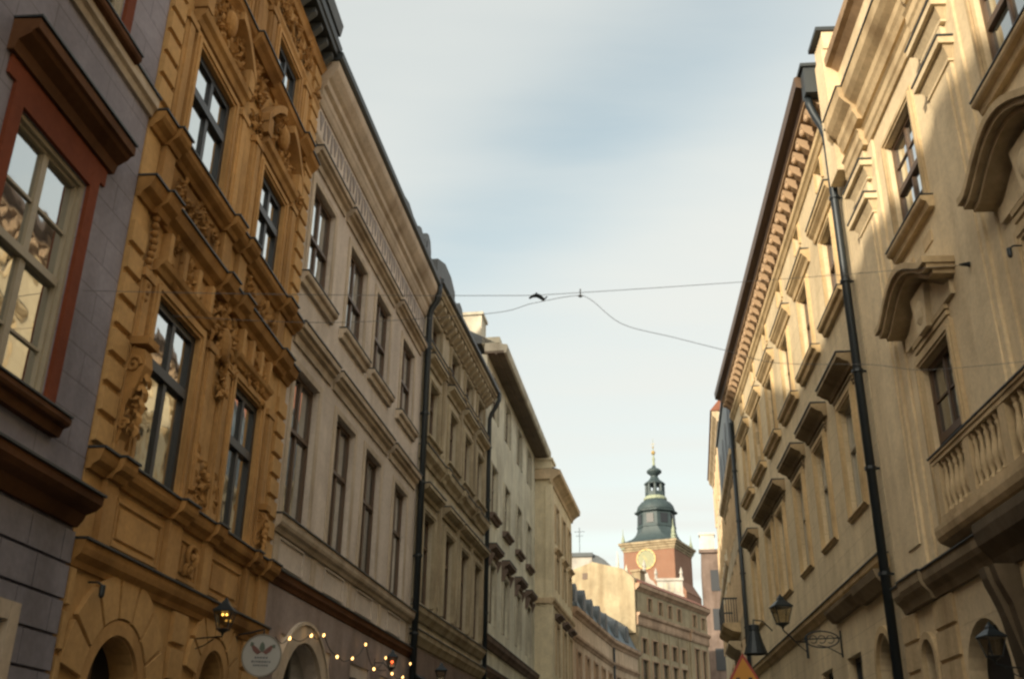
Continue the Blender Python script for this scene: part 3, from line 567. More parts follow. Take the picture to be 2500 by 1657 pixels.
Cc.windows([(5.6, 1.0)], 1.2, 2.7, 'dark_frame', 'glass_warm', .14, .08, (.5,), (.7,), name='shop_window'); Cc.windows([(8.0, .1)], 1.4, 3.5, 'dark_frame', 'glass_warm', .14, .08, (.5,), (.7,), name='shop_door')
# painted frieze and deep moulded eaves
Cc.ledge([(.03, 12.86), (.05, 12.92), (.07, 12.96), (.07, 13.02)], .008, LC - .008, 'pink_trim', 'architrave')
m = Cc.mb()
for k in range(21):
    u = .35 + k * .46; m.slab([(u - .13, 13.62), (u + .13, 13.62), (u + .05, 13.42), (u, 13.26), (u - .05, 13.42)], -.01, .016); m.box(u + .19, u + .27, -.01, .014, 13.2, 13.62)
m.build('painted_frieze', 'frieze_grey', Cc.root)
Cc.ledge([(.03, 13.72), (.06, 13.78), (.08, 13.86), (.10, 13.90), (.10, 14.02), (.17, 14.08), (.18, 14.2), (.24, 14.26), (.34, 14.42), (.36, 14.5), (.36, 14.62)], .008, LC - .008, 'pink_trim', 'eaves_cornice')
m = Cc.mb(); m.prof([(-.03, 14.63), (.38, 14.63), (.43, 14.68), (.44, 14.80), (.38, 14.83), (-.03, 14.9)], -.02, LC + .02); m.build('eaves_gutter', 'lead_cap', Cc.root)
Cc.gable(.01, LC - .01, 14.84, 22.0, .38, 9.5, setback=4.2)  # steep unseen roof, shaped to shadow the far end of the sand house
for a_, b_, zt in ((6.2, 7.75, 15.65), (8.0, 8.9, 15.75), (8.95, 9.75, 16.05)):
    m = Cc.mb(); c_ = (a_ + b_) / 2; hw = (b_ - a_) / 2
    m.slab([(a_, 14.7), (b_, 14.7), (b_, zt - .35), (c_ + hw * .6, zt - .08), (c_, zt), (c_ - hw * .6, zt - .08), (a_, zt - .35)], -2.2, .12); d = m.build('roof_dormer', 'slate', Cc.root)
    f = Cc.mb(); f.box(c_ - hw * .5, c_ + hw * .5, .11, .14, 14.95, zt - .3); f.build('dormer_window', 'dark_frame', d)
drainpipe(Cc, LC - .02, .14, .085, .2, 13.75, [(LC - .02, .18, 13.95), (LC - .06, .34, 14.2), (LC - .10, .40, 14.45), (LC - .10, .40, 14.66)])

# ------------------------------------------------------------------ left side: khaki house with modillion frieze
D = House('town_house', 'khaki-grey house with heavy moulded hoods between the two dark drainpipes', 'house', (-2.43022, 26.00046), 9.9, 'L')
LD = 8.93; dc = (1.25, 3.75, 5.85, 7.85)
D.wall(.008, LD - .008, 0, 14.3, [(c - .55, c + .55, 13.18, 14.05) for c in dc] + [(c - .55, c + .55, 10.5, 12.1) for c in dc] + [(c - .6, c + .6, 6.1, 8.4) for c in dc] + [(.7, 2.3, .1, 3.6), (3.2, 5.0, .6, 3.6), (6.0, 7.8, .1, 3.6)], 'khaki', back=10)
D.windows([(c, 13.18) for c in dc], 1.1, .87, 'brown_frame', 'glass_curtain', .14, .07, (.5,), (), (), extras=(('surround', 'khaki_trim', surround(.14, .05)),))
D.windows([(c, 10.5) for c in dc], 1.1, 1.6, 'brown_frame', 'glass_curtain', .14, .07, (.5,), (.66,), (), extras=(('surround', 'khaki_trim', surround(.17, .07)), ('hood', 'khaki_trim', hood(.30, .24, .30, .42)), ('hood_flashing', 'lead_cap', cap_on(.30, .24, .72)), ('sill', 'khaki_trim', sill(.25, .18, .16))))
D.windows([(c, 6.1) for c in dc], 1.2, 2.3, 'brown_frame', 'glass_curtain', .14, .07, (.5,), (.66,), (), extras=(('surround', 'khaki_trim', surround(.2, .08)), ('hood', 'khaki_trim', hood(.36, .28, .30, .38)), ('hood_flashing', 'lead_cap', cap_on(.36, .28, .68))))
D.windows([(1.5, .1), (4.1, .6), (6.9, .1)], 1.6, 3.0, 'dark_frame', 'glass_warm', .16, .08, (.5,), (.75,), (), name='shop_window')
m = D.mb()
for c in (.25, 2.5, 4.8, 6.85, 8.7):
    for z0, z1 in ((6.05, 9.2), (10.3, 12.95)): m.cut(); m.box(c - .17, c + .17, -.01, .06, z0, z1); m.box(c - .10, c + .10, 0, .085, z0 + .15, z1 - .2); m.box(c - .21, c + .21, -.01, .11, z1 - .14, z1)
m.each('pilaster', 'khaki_trim', D.root)
D.ledge([(.04, 12.96), (.08, 13.02), (.14, 13.06), (.15, 13.13)], .008, LD - .008, 'khaki_trim', 'string_course', breaks=[(c - .2, c + .2, .05) for c in (2.5, 4.8, 6.85)], cap='lead_cap')
D.ledge([(.06, 9.68), (.10, 9.78), (.16, 9.84), (.22, 9.90), (.24, 10.05)], .008, LD - .008, 'khaki_trim', 'entablature', breaks=[(c - .2, c + .2, .06) for c in (2.5, 4.8, 6.85)], cap='lead_cap')
D.ledge([(.06, 5.6), (.12, 5.7), (.18, 5.78), (.20, 5.9)], .008, LD - .008, 'khaki_trim', 'sill_cornice', cap='lead_cap')
D.ledge([(.06, 5.0), (.12, 5.1), (.18, 5.18), (.20, 5.3)], .008, LD - .008, 'khaki_trim', 'cornice', cap='lead_cap')
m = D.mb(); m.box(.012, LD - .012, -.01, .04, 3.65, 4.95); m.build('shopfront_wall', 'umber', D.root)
m = D.mb(); m.prof([(0, 14.22), (.09, 14.22), (.12, 14.28), (.30, 14.42), (.30, 14.56), (0, 14.56)], -.11, .11); mod = m.build('modillion', 'khaki_trim', D.root, loc=(.25, 0, 0))
for k in range(1, 19): dup(mod, D.root, (.25 + k * .468, 0, 0))
D.ledge([(.33, 14.57), (.35, 14.62), (.40, 14.66), (.42, 14.74)], .008, LD - .008, 'khaki_trim', 'eaves_cornice')
m = D.mb(); m.prof([(-.03, 14.75), (.44, 14.75), (.50, 14.80), (.50, 14.90), (.44, 14.93), (-.03, 14.98)], .0, LD + .04); m.build('eaves_gutter', 'lead_cap', D.root)
D.gable(.01, LD - .01, 14.94, 19.5, .42, 10, setback=5)
for a_, b_, zt in ((.6, 2.9, 16.2), (3.2, 4.2, 15.9)):
    m = D.mb(); m.slab([(a_, 14.8), (b_, 14.8), (b_, zt - .3), (a_ + (b_ - a_) * .75, zt - .05), (a_ + .4 * (b_ - a_), zt), (a_, zt - .3)], -1.5, .14); m.build('roof_dormer', 'slate', D.root)
drainpipe(D, LD - .02, .14, .075, .2, 13.85, [(LD - .02, .2, 14.05), (LD - .02, .36, 14.3), (LD - .02, .47, 14.55), (LD - .02, .47, 14.82)])

# ------------------------------------------------------------------ left side: tall plain grey house with flat eaves
Ee = House('town_house', 'tall plain grey-white house with wide flat eaves and bracketed hoods', 'house', (-.89489, 34.79748), 9.3, 'L')
LE = 12.8; ec = (1.75, 4.65, 7.8, 10.7)
Ee.wall(.008, LE, 0, 16.4, [(c - .6, c + .6, 14.42, 15.95) for c in ec] + [(c - .6, c + .6, 10.75, 12.55) for c in ec] + [(c - .6, c + .6, 7.0, 9.0) for c in ec] + [(c - .8, c + .8, .1, 4.0) for c in ec], 'pale_grey', back=11)
Ee.windows([(c, 14.42) for c in ec], 1.2, 1.53, 'brown_frame', 'glass_curtain', .14, .07, (.5,), (.6,), (), extras=(('surround', 'pale_grey_trim', surround(.12, .03)),))
Ee.windows([(c, 10.75) for c in ec], 1.2, 1.8, 'brown_frame', 'glass_curtain', .14, .07, (.5,), (.6,), (), extras=(('surround', 'pale_grey_trim', surround(.12, .04)), ('sill', 'umber', sill(.2, .22, .2))))
def brackethood(m, w_, h):
    hood(.28, .3, .3, .3)(m, w_, h)
    for sx in (-1, 1): m.prof([(0, h - .15), (.08, h - .1), (.22, h + .25), (.22, h + .3), (0, h + .3)], sx * (w_ / 2 + .15) - .07, sx * (w_ / 2 + .15) + .07)
Ee.windows([(c, 7.0) for c in ec], 1.2, 2.0, 'brown_frame', 'glass_curtain', .14, .07, (.5,), (.6,), (), extras=(('surround', 'pale_grey_trim', surround(.16, .05)), ('hood', 'umber', brackethood), ('hood_flashing', 'lead_cap', cap_on(.28, .3, .6))))
Ee.windows([(c, .1) for c in ec], 1.6, 3.9, 'dark_frame', 'glass_warm', .18, .1, (.5,), (.7,), (), name='shop_window')
Ee.ledge([(.06, 6.1), (.12, 6.2), (.2, 6.28), (.22, 6.42)], .008, LE, 'umber', 'sill_cornice', cap='lead_cap')
Ee.ledge([(.06, 5.2), (.12, 5.28), (.18, 5.34), (.2, 5.44)], .008, LE, 'umber', 'cornice', cap='lead_cap')
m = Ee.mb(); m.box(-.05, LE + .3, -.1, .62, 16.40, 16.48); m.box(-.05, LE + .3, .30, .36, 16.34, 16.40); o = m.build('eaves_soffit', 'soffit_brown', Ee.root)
m = Ee.mb(); m.prof([(.625, 16.38), (.70, 16.40), (.74, 16.55), (.74, 16.72), (.3, 16.80), (-.1, 16.80), (-.1, 16.49), (.62, 16.49)], -.05, LE + .32); m.build('eaves_gutter', 'pale_grey_trim', Ee.root)
Ee.gable(-.03, LE + .3, 16.82, 20.0, .3, 11, 'slate', setback=5.5)
m = Ee.mb(); m.box(.02, .9, -1.9, -.25, 16.9, 18.0); m.box(-.04, .96, -1.96, -.19, 18.0, 18.12); m.build('chimney', 'pale_grey_trim', Ee.root)
m = Ee.mb(); m.box(-.03, .5, -.22, .45, 16.81, 17.05); m.build('eaves_block', 'pale_grey', Ee.root)
m = Ee.mb(); m.box(1.2, 1.9, -3.2, -2.2, 17.5, 19.0); m.build('chimney', 'pale_grey', Ee.root)
# ------------------------------------------------------------------ left side, farther: cream house, low curved row, big house with gable
H = House('town_house', 'cream house whose narrow end wall faces the viewer beside the grey house', 'house', (1.92, 47.307), 10.5, 'L')
hc = (1.9, 4.4, 6.6)
H.wall(0, 7.66, 0, 15.5, [(c - .5, c + .5, 12.6, 14.3) for c in hc] + [(c - .5, c + .5, 10.4, 11.9) for c in hc] + [(c - .5, c + .5, 6.6, 8.8) for c in hc] + [(c - .7, c + .7, .1, 4.2) for c in hc], 'cream', back=8)
H.windows([(c, 12.6) for c in hc], 1.0, 1.7, 'brown_frame', 'glass_curtain', .14, .07, (.5,), (.6,), extras=(('surround', 'cream_trim', surround(.14, .05)),))
H.windows([(c, 10.4) for c in hc], 1.0, 1.5, 'brown_frame', 'glass_curtain', .14, .07, (.5,), (.6,), extras=(('surround', 'cream_trim', surround(.14, .05)), ('hood', 'cream_trim', hood(.25, .22, .22, .2))))
H.windows([(c, 6.6) for c in hc], 1.0, 2.2, 'brown_frame', 'glass_curtain', .14, .07, (.5,), (.6,), extras=(('surround', 'cream_trim', surround(.14, .05)), ('hood', 'umber', hood(.25, .3, .26, .22))))
H.windows([(c, .1) for c in hc], 1.4, 4.0, 'dark_frame', 'glass_warm', .2, .1, (.5,), (.7,), name='shop_window')
m = H.mb(); m.prof([(-.03, 9.5), (.06, 9.5), (.1, 9.6), (.16, 9.66), (.18, 9.78), (-.03, 9.8)], -.16, 7.66); m.box(-.16, -.002, -1.2, -.03, 9.55, 9.78); m.build('string_course', 'cream_trim', H.root)
m = H.mb(); m.cut(); m.box(-.07, -.002, -.26, .06, 0, 15.1); m.cut(); m.box(-.002, .3, -.01, .06, 0, 15.1); m.cut(); m.box(-.06, -.002, -.84, -.62, 0, 15.1); m.each('corner_pilaster', 'cream', H.root)
m = H.mb(); m.prof([(-.03, 15.1), (.06, 15.1), (.1, 15.25), (.3, 15.42), (.46, 15.5), (.48, 15.72), (-.03, 15.8)], -.2, 7.9); m.box(-.2, -.002, -1.2, -.03, 15.3, 15.78); m.build('eaves_cornice', 'cream_trim', H.root)
m = H.mb(); m.box(-.15, .9, -1.5, .05, 15.82, 16.2); m.box(-.22, .97, -1.57, .12, 16.2, 16.32); m.build('attic', 'cream', H.root)
H.gable(.05, 7.66, 15.8, 17.6, .4, 8, 'slate', setback=4)

def lowrow(name, label, p0, az, ln, cols, dorm, mat, strz):
    h = House(name, label, 'house', p0, az, 'L')
    h.wall(.008, ln, 0, 10.6, [(c - .5, c + .5, 6.3, 8.5) for c in cols] + [(c - .75, c + .75, .1, 3.6) for c in cols], mat, back=7)
    h.windows([(c, 6.3) for c in cols], 1.0, 2.2, 'brown_frame', 'glass_curtain', .14, .07, (.5,), (.6,), extras=(('surround', 'butter_trim', surround(.15, .06)),))
    h.windows([(c, .1) for c in cols], 1.5, 3.5, 'dark_frame', 'glass_warm', .2, .1, (.5,), (.7,), name='shop_window')
    h.ledge([(.05, strz), (.1, strz + .1), (.18, strz + .16), (.2, strz + .28)], .008, ln, 'butter_trim', 'string_course')
    h.ledge([(.05, 10.25), (.12, 10.38), (.28, 10.5), (.3, 10.68)], .008, ln, 'butter_trim', 'eaves_cornice')
    m = h.mb(); m.prof([(.28, 10.70), (-.1, 10.95), (-.9, 12.6), (-1.4, 12.9), (-5, 13.4), (-6.9, 10.7)], .01, ln - .01); m.build('mansard_roof', 'blue_roof', h.root)
    for i, (c, s_) in enumerate(dorm):
        m = h.mb(); t = 11.1; m.ribbon(arc(c, t + .55 * s_, .5 * s_, 0, 180, 10), [(c + .5 * s_ - 1.0 * s_ * k / 10, t) for k in range(11)], -1.2, -.12); d = m.build('roof_dormer', 'slate', h.root)
        f = h.mb(); f.box(c - .3 * s_, c + .3 * s_, -.125, -.10, t + .1, t + .75 * s_); f.build('dormer_window', 'dark_frame', d)
    return h
J = lowrow('row_house', 'low salmon house with a dormered blue mansard, below the blank gable', (3.31936, 54.85737), 14.5, 13.04, (1.6, 4.2, 6.8, 9.4, 11.8), ((1.6, 1.0), (4.2, 1.1), (6.6, 1.0), (9.2, 1.05), (11.7, 1.0)), 'salmon', 9.0)
J2 = lowrow('row_house', 'short salmon house with two round dormers, at the foot of the blank gable', (6.58956, 67.50229), 21.2, 6.41, (1.2, 3.2, 5.2), ((1.6, 1.0), (4.2, 1.0)), 'salmon', 9.05)
J2.ledge([(.05, 5.0), (.15, 5.1), (.15, 5.25)], .008, 6.41, 'butter_trim', 'cornice'); J.ledge([(.05, 5.0), (.15, 5.1), (.15, 5.25)], .008, 13.04, 'butter_trim', 'cornice')
drainpipe(J, 13.0, .12, .07, .2, 10.2)

K = House('corner_house', 'broad pale house with a blank side gable, in front of the clock tower', 'house', (8.91284, 73.49206), 32, 'L')
ka = (2.3, 4.15, 5.9, 7.6, 10.6, 12.4); kb = (1.2, 2.95, 4.7, 6.4, 8.1); kt = (10.8, 12.3)
K.wall(0, 13.25, 0, 15.2, [(c - .32, c + .32, 13.75, 14.65) for c in ka] + [(c - .42, c + .42, 10.75, 11.75) for c in kb] + [(c - .5, c + .5, 8.0, 10.3) for c in kb] + [(c - .4, c + .4, 9.3, 12.1) for c in kt] + [(c - .5, c + .5, 4.8, 7.0) for c in kb + kt] + [(c - .7, c + .7, .1, 3.6) for c in kb + kt], 'gable_cream', back=11)
for cs, z, w_, h in ((ka, 13.75, .64, .9), (kb, 10.75, .84, 1.0), (kb, 8.0, 1.0, 2.3), (kt, 9.3, .8, 2.8), (kb + kt, 4.8, 1.0, 2.2)):
    K.windows([(c, z) for c in cs], w_, h, 'brown_frame', 'glass_curtain', .16, .06, (.5,), (.6,) if h > 1.2 else (), extras=(('surround', 'butter_trim', surround(.11, .05)),))
K.windows([(c, .1) for c in kb + kt], 1.4, 3.5, 'dark_frame', 'glass_warm', .2, .1, (.5,), (.7,), name='shop_window')
K.ledge([(.06, 12.55), (.12, 12.65), (.14, 12.85), (.12, 12.95), (.12, 13.15), (.25, 13.25), (.28, 13.42)], 0, 13.25, 'butter_trim', 'string_course', breaks=[(9.2, 9.7, .15)])
K.ledge([(.05, 7.4), (.1, 7.48), (.15, 7.62)], 0, 13.25, 'butter_trim', 'string_course')
K.ledge([(.06, 14.95), (.14, 15.05), (.32, 15.18), (.36, 15.42)], -.05, 13.3, 'butter_trim', 'eaves_cornice')
m = K.mb(); m.cut(); m.box(9.25, 9.75, -.01, .14, 0, 12.5)
for c in (.25, 2.07, 3.82, 5.55, 7.25, 9.0): m.cut(); m.box(c - .13, c + .13, -.01, .05, 7.65, 12.5)
m.each('pilaster', 'gable_cream', K.root)
m = K.mb(); m.prof([(0, 12), (0, 15.7), (-.25, 15.95), (-.9, 16.5), (-3.29, 17.2), (-4.84, 16.8), (-9.5, 15.4), (-9.5, 12)], -.16, .25); g_ = m.build('gable_wall', 'gable_cream', K.root)
m = K.mb(); m.box(-.19, -.15, -4.1, -3.7, 16.0, 16.45); m.build('gable_window', 'brown_frame', g_)
m = K.mb(); m.prof([(.40, 15.44), (-.9, 16.2), (-3.3, 16.9), (-10.9, 15.2)], .26, 13.25); m.build('roof', 'tile_roof', K.root)
m = K.mb(); m.box(5.0, 5.9, -2.6, -1.9, 16.0, 17.3); m.box(4.9, 6.0, -2.7, -1.8, 17.3, 17.45); m.build('chimney', 'gable_cream', K.root)

# ------------------------------------------------------------------ far roofs between the gable and the tower
def far(name, label, cat, x, y, rz=0.0): return thing(name, label, cat, (x, y, 0), R(rz))
t = far('distant_house', 'far white house with a dark curved roof, peeping over the blank gable', 'house', 6.7, 96, -8)
m = MB(); m.box(-3, 1.0, 0, 8, 0, 22.0); m.build('wall', 'hazy_white', t)
m = MB(); m.tube([(-.2, 1.0, 22), (-.2, 1.0, 25.0)], .03, 6); m.tube([(-.7, 1.0, 24.6), (.3, 1.0, 24.6)], .02, 6); m.tube([(-.55, 1.0, 24.2), (.15, 1.0, 24.2)], .02, 6); m.build('aerial', 'dark_metal', t)
m = MB(); pts = [(1.0, 22.3), (1.6, 22.1), (2.2, 21.7), (2.9, 21.0), (3.4, 20.2), (3.4, 16), (1.0, 16)]; m.slab(pts, 0.1, 8); m.box(-3.2, 1.1, -.2, 8.1, 22.0, 22.35); m.build('roof', 'slate', t)
t = far('church_turret', 'hazy grey pinnacled turret between the gable and the clock tower', 'turret', 12.6, 122, -8)
m = MB(); m.box(-2.6, 2.4, 0, 5, 0, 24.5); m.box(-2.8, 2.6, -.2, 5.2, 24.5, 24.9); m.build('wall', 'pale_grey', t)
m = MB()
for x, h in ((-2.2, 26.2), (-.9, 27.0), (.2, 28.4), (1.2, 26.8), (2.1, 26.0)): m.cut(); m.lathe([(.36, 24.9), (.34, 25.3), (.2, 25.6), (.14, (25.6 + h) / 2), (.02, h)], (x, .6, 0), 8)
m.each('pinnacle', 'pale_grey', t)
t = far('attic_house', 'white house top with carved attic gables, in front of the brick tower', 'house', 15.6, 111, -9)
m = MB(); m.box(-2.3, 2.9, 0, 8, 0, 21.2); m.build('wall', 'hazy_white', t)
m = MB(); m.slab([(-2.3, 21.2), (.1, 21.2), (.1, 22.2), (-.2, 22.7), (-.55, 22.9), (-.75, 23.6), (-1.1, 23.8), (-1.45, 23.6), (-1.6, 22.9), (-2.1, 22.4)], -.1, .4); m.slab([(.2, 21.2), (2.9, 21.2), (2.9, 22.7), (2.4, 22.9), (.2, 22.7)], -.1, .4)
m.box(.1, 3.0, -.25, .5, 22.7, 22.95); m.box(-2.45, 3.0, -.2, .5, 21.0, 21.25); m.build('attic_gable', 'hazy_white', t)
m = MB()
for x in (.6, 1.2, 1.8, 2.4): m.cut(); m.box(x - .17, x + .17, -.14, -.09, 21.5, 22.4)
m.each('blind_window', 'pale_grey_trim', t)
m = MB()
for x, z in ((-2.25, 22.4), (-1.1, 23.8), (.12, 22.9), (2.8, 22.95)): m.cut(); m.lathe([(.16, 0), (.2, .2), (.1, .35), (.2, .6), (.03, 1.2)], (x, .1, z), 8)
m.each('finial', 'hazy_white', t)

# ------------------------------------------------------------------ the brick clock tower
T = thing('clock_tower', 'red brick clock tower with a dark green baroque helmet and thin gilded spire', 'tower', (30.27, 209.6, 0), R(-27.9))
HW = 5.35
m = MB(); m.box(-HW, HW, -HW, HW, 0, 47.4); m.build('shaft', 'brick', T)
m = MB(); m.box(HW - 3, HW + 1.6, -HW + 1.2, HW, 0, 38.2); m.slab([(HW - .1, 38.2), (HW + 1.7, 38.2), (HW - .05, 41.0)], -HW + 1.3, HW - .1); m.build('stair_annex', 'brick', T)
m = MB()
for i, (hw, z0, z1) in enumerate(((.10, 39.2, 39.7), (.12, 46.6, 47.0), (.30, 47.0, 47.5), (.55, 47.5, 47.9), (.80, 47.9, 48.35))): m.box(-HW - hw, HW + hw, -HW - hw, HW + hw, z0 + .002 * i, z1)
m.build('cornice', 'tower_stone', T)
m = MB()
for sx, sy in ((-1, -1), (1, -1), (1, 1), (-1, 1)):
    for k in range(12):
        if k % 2 == 0: m.box(sx * HW - .45 * (sx > 0) - .1 * (sx < 0), sx * HW + .45 * (sx < 0) + .1 * (sx > 0), sy * HW - .45 * (sy > 0) - .1 * (sy < 0), sy * HW + .45 * (sy < 0) + .1 * (sy > 0), 34 + k * .45, 34.45 + k * .45)
m.build('corner_pattern', 'tower_stone', T)
m = MB(); n = 40; c_ = (-.55, -HW, 45.0 - .1)
m.ribbon([(c_[0] + 1.95 * math.cos(2 * math.pi * k / n), c_[2] - 0.0 + 1.95 * math.sin(2 * math.pi * k / n)) for k in range(n + 1)], [(c_[0], c_[2])] * (n + 1), -HW - .12, -HW + .02); ck = m.build('clock', 'clock_face', T)
m = MB(); m.ribbon(arc(c_[0], c_[2], 2.02, 0, 360, n), arc(c_[0], c_[2], 1.82, 0, 360, n), -HW - .2, -HW - .11); m.build('clock_rim', 'gold', ck)
m = MB()
for k in range(12): a_ = k * math.pi / 6; m.cut(); m.box(c_[0] + 1.78 * math.sin(a_) - .07, c_[0] + 1.78 * math.sin(a_) + .07, -HW - .22, -HW - .19, c_[2] + 1.78 * math.cos(a_) - .12, c_[2] + 1.78 * math.cos(a_) + .12)
m.each('hour_mark', 'dark_metal', ck)
m = MB()
for ang, l_ in ((R(-40), 1.3), (R(150), .9)): m.cut(); m.slab([(c_[0] - .06 * math.cos(ang), c_[2] + .06 * math.sin(ang)), (c_[0] + .06 * math.cos(ang), c_[2] - .06 * math.sin(ang)), (c_[0] + l_ * math.sin(ang), c_[2] + l_ * math.cos(ang))], -HW - .26, -HW - .22)
m.each('clock_hand', 'gold', ck)
m = MB()  # bell-shaped skirt: square at the foot, eight-sided at the drum
rings = []
for k in range(9):
    t_ = k / 8; hw = (HW + .75) * (1 - t_) ** 2.8 + 3.62 * (1 - (1 - t_) ** 2.8); z = 48.35 + 3.6 * t_; ch = (t_ ** .7) * .586
    rings.append([(hw, -hw * (1 - ch)), (hw, hw * (1 - ch)), (hw * (1 - ch), hw), (-hw * (1 - ch), hw), (-hw, hw * (1 - ch)), (-hw, -hw * (1 - ch)), (-hw * (1 - ch), -hw), (hw * (1 - ch), -hw)])
    rings[-1] = [(x, y, z) for x, y in rings[-1]]
vs = [p for rg in rings for p in rg]; m.add(vs, [(i * 8 + k, i * 8 + (k + 1) % 8, (i + 1) * 8 + (k + 1) % 8, (i + 1) * 8 + k) for i in range(8) for k in range(8)]); m.build('skirt_roof', 'copper', T)
oc = R(22.5)
m = MB(); m.lathe([(3.9, 51.9), (4.05, 52.0), (4.05, 52.3), (3.95, 52.4), (3.85, 54.9), (4.2, 55.1), (4.45, 55.2), (4.45, 55.45), (3.5, 55.6)], (0, 0, 0), 8, oc); m.build('drum', 'copper', T)
m = MB()
for k in range(8):
    a_ = k * math.pi / 4; ca, sa = math.cos(a_), math.sin(a_); m.cut()
    for w_, o_ in ((.75, 3.66),):
        q = [(o_ * ca - w_ * sa * s_, o_ * sa + w_ * ca * s_) for s_ in (-1, 1)]; q2 = [(x + .08 * ca, y + .08 * sa) for x, y in q]
        m.add([(*q[0], 52.7), (*q[1], 52.7), (*q[1], 54.6), (*q[0], 54.6), (*q2[0], 52.7), (*q2[1], 52.7), (*q2[1], 54.6), (*q2[0], 54.6)], [(0, 1, 2, 3), (4, 5, 6, 7), (0, 1, 5, 4), (1, 2, 6, 5), (2, 3, 7, 6), (3, 0, 4, 7)])
m.each('drum_window', 'dark_frame', T)
m = MB(); m.lathe([(3.9, 55.45), (3.95, 55.9), (3.7, 56.7), (3.1, 57.4), (2.5, 57.7), (2.4, 58.0)], (0, 0, 0), 16, oc); m.build('dome', 'copper', T, smooth=True)
m = MB(); m.lathe([(2.35, 57.9), (2.45, 58.2), (2.3, 58.6), (1.9, 58.9)], (0, 0, 0), 16); m.build('gilded_ring', 'copper_light', T)
m = MB(); m.lathe([(1.95, 58.7), (2.05, 58.8), (2.05, 59.7), (1.9, 59.75)], (0, 0, 0), 8, oc)
for k in range(8):
    a_ = oc + k * math.pi / 4; m.lathe([(.36, 59.6), (.33, 61.5)], (1.72 * math.cos(a_), 1.72 * math.sin(a_), 0), 6)
m.lathe([(1.95, 61.3), (2.2, 61.4), (2.25, 61.6), (1.9, 61.9), (1.2, 62.4), (.8, 63.0), (.75, 63.4)], (0, 0, 0), 8, oc); m.build('open_lantern', 'copper', T)
m = MB(); m.lathe([(.75, 63.3), (.9, 63.5), (1.55, 64.0), (1.6, 64.35), (1.1, 64.8), (.5, 65.1), (.3, 65.6)], (0, 0, 0), 12); m.build('onion_bulb', 'copper', T, smooth=True)
m = MB(); m.lathe([(.30, 65.5), (.24, 67.2), (.12, 68.2), (.10, 69.0), (.03, 71.6)], (0, 0, 0), 8); m.ball((0, 0, 67.0), (.34, .34, .4)); sp = m.build('spire', 'copper_light', T)
m = MB(); m.ball((0, 0, 68.4), (.45, .45, .5)); m.ball((0, 0, 69.6), (.2, .2, .25)); m.box(-.5, .5, -.03, .03, 70.3, 70.36); m.build('gilded_ball', 'gold', sp)
m = MB(); m.lathe([(.55, 48.35), (.5, 49.0), (.62, 49.1), (.34, 49.6), (.42, 50.1), (.12, 51.2), (.02, 52.6)], (HW, -HW, 0), 8); pin = m.build('corner_pinnacle', 'copper_light', T)
for sx, sy in ((-1, -1), (1, 1), (-1, 1)): dup(pin, T, (-HW + sx * HW, HW + sy * HW, -1.2 if sx < 0 or sy > 0 else 0))

# ------------------------------------------------------------------ right side: palace with baroque hoods and balcony
Fh = House('palace', 'cream baroque palace with pilasters, curved window hoods and a balustraded balcony', 'palace', (5.5, 0), 3.8, 'R')
LF = 17.9; fb = (14.42, 10.27, 6.12, 1.97)
Fh.wall(-24, LF, 0, 14.2, [(c - .7, c + .7, 10.05, 12.0) for c in fb] + [(c - .68, c + .68, 5.3, 7.85) for c in fb] + [(16.35, 16.95, 1.2, 3.9, .3)] + [(c - .8, c + .8, .3, 3.9, .78) for c in fb[:3]], 'stone', rev=.34, back=10)
Fh.windows([(c, 10.05) for c in fb], 1.4, 1.95, 'brown_frame', 'glass', .11, .075, (.5,), (.5,), (.25, .75), .10, .06, (('surround', 'stone_trim', surround(.16, .045)), ('sill', 'stone_trim', sill(.25, .2, .2)), ('sill_flashing', 'lead_cap', sill_cap(.25, .2))))
def keyhead(m, w_, h):
    for k in range(4): m.box(-w_ / 2 - .1, w_ / 2 + .1, -.02, .02 + .016 * k, h + .06 + k * .10, h + .13 + k * .10)
Fh.windows([(c, 5.3) for c in fb], 1.36, 2.55, 'brown_frame', 'glass_dim', .11, .09, (.5,), (.52,), (.26, .76), .12, .08, (('surround', 'stone_trim', surround(.17, .06)), ('head_moulding', 'stone_trim', keyhead)), name='balcony_door')
m = Fh.mb()
for c in fb:
    for sx in (-1, 1): m.cut(); m.box(c + sx * .45 - .2, c + sx * .45 + .2, -.01, .018, 9.42, 9.62)
m.each('apron_panel', 'stone_trim', Fh.root)
# curved hoods: foot, ogee rise to the crest, foot; deep soffit and fan keystone
def ogee(c, z, wd, rise):
    p = []
    for k in range(25):
        t_ = -1 + 2 * k / 24; a_ = abs(t_)
        zz = 0 if a_ > .86 else rise * (math.cos(math.pi * a_ / .86) * .5 + .5) ** .62
        p.append((c + t_ * wd / 2, z + zz))
    return p
def bhood(parent):
    m = Fh.mb(); c, z = 0, 0
    for th, v, dz in ((.10, .47, .12), (.07, .41, .05), (.07, .31, -.02)):
        top = ogee(c, z + dz + th, 2.62 - (.47 - v) * 1.0, .44); bot = [(u, q - th) for u, q in top]; m.ribbon(top, bot, -.02, v)
    return m.build('window_hood', 'stone_trim', parent)
hoods = []
for i, c in enumerate(fb):
    if i == 0: h0 = bhood(Fh.root); h0.location = (c, 0, 8.58)
    else: dup(h0, Fh.root, (c, 0, 8.58))
m = Fh.mb()
for c in fb:
    m.cut(); m.ribbon([(u, q) for u, q in ogee(c, 8.52, 2.2, .40)], [(u, 8.3) for u, q in ogee(c, 8.5, 2.2, .4)], -.01, .06)
    m.slab([(c - .2, 8.2), (c + .2, 8.2), (c + .34, 8.86), (c - .34, 8.86)], -.01, .15); m.ball((c, .12, 8.5), (.2, .08, .22), 10, 6)
m.each('hood_tympanum', 'stone', Fh.root)
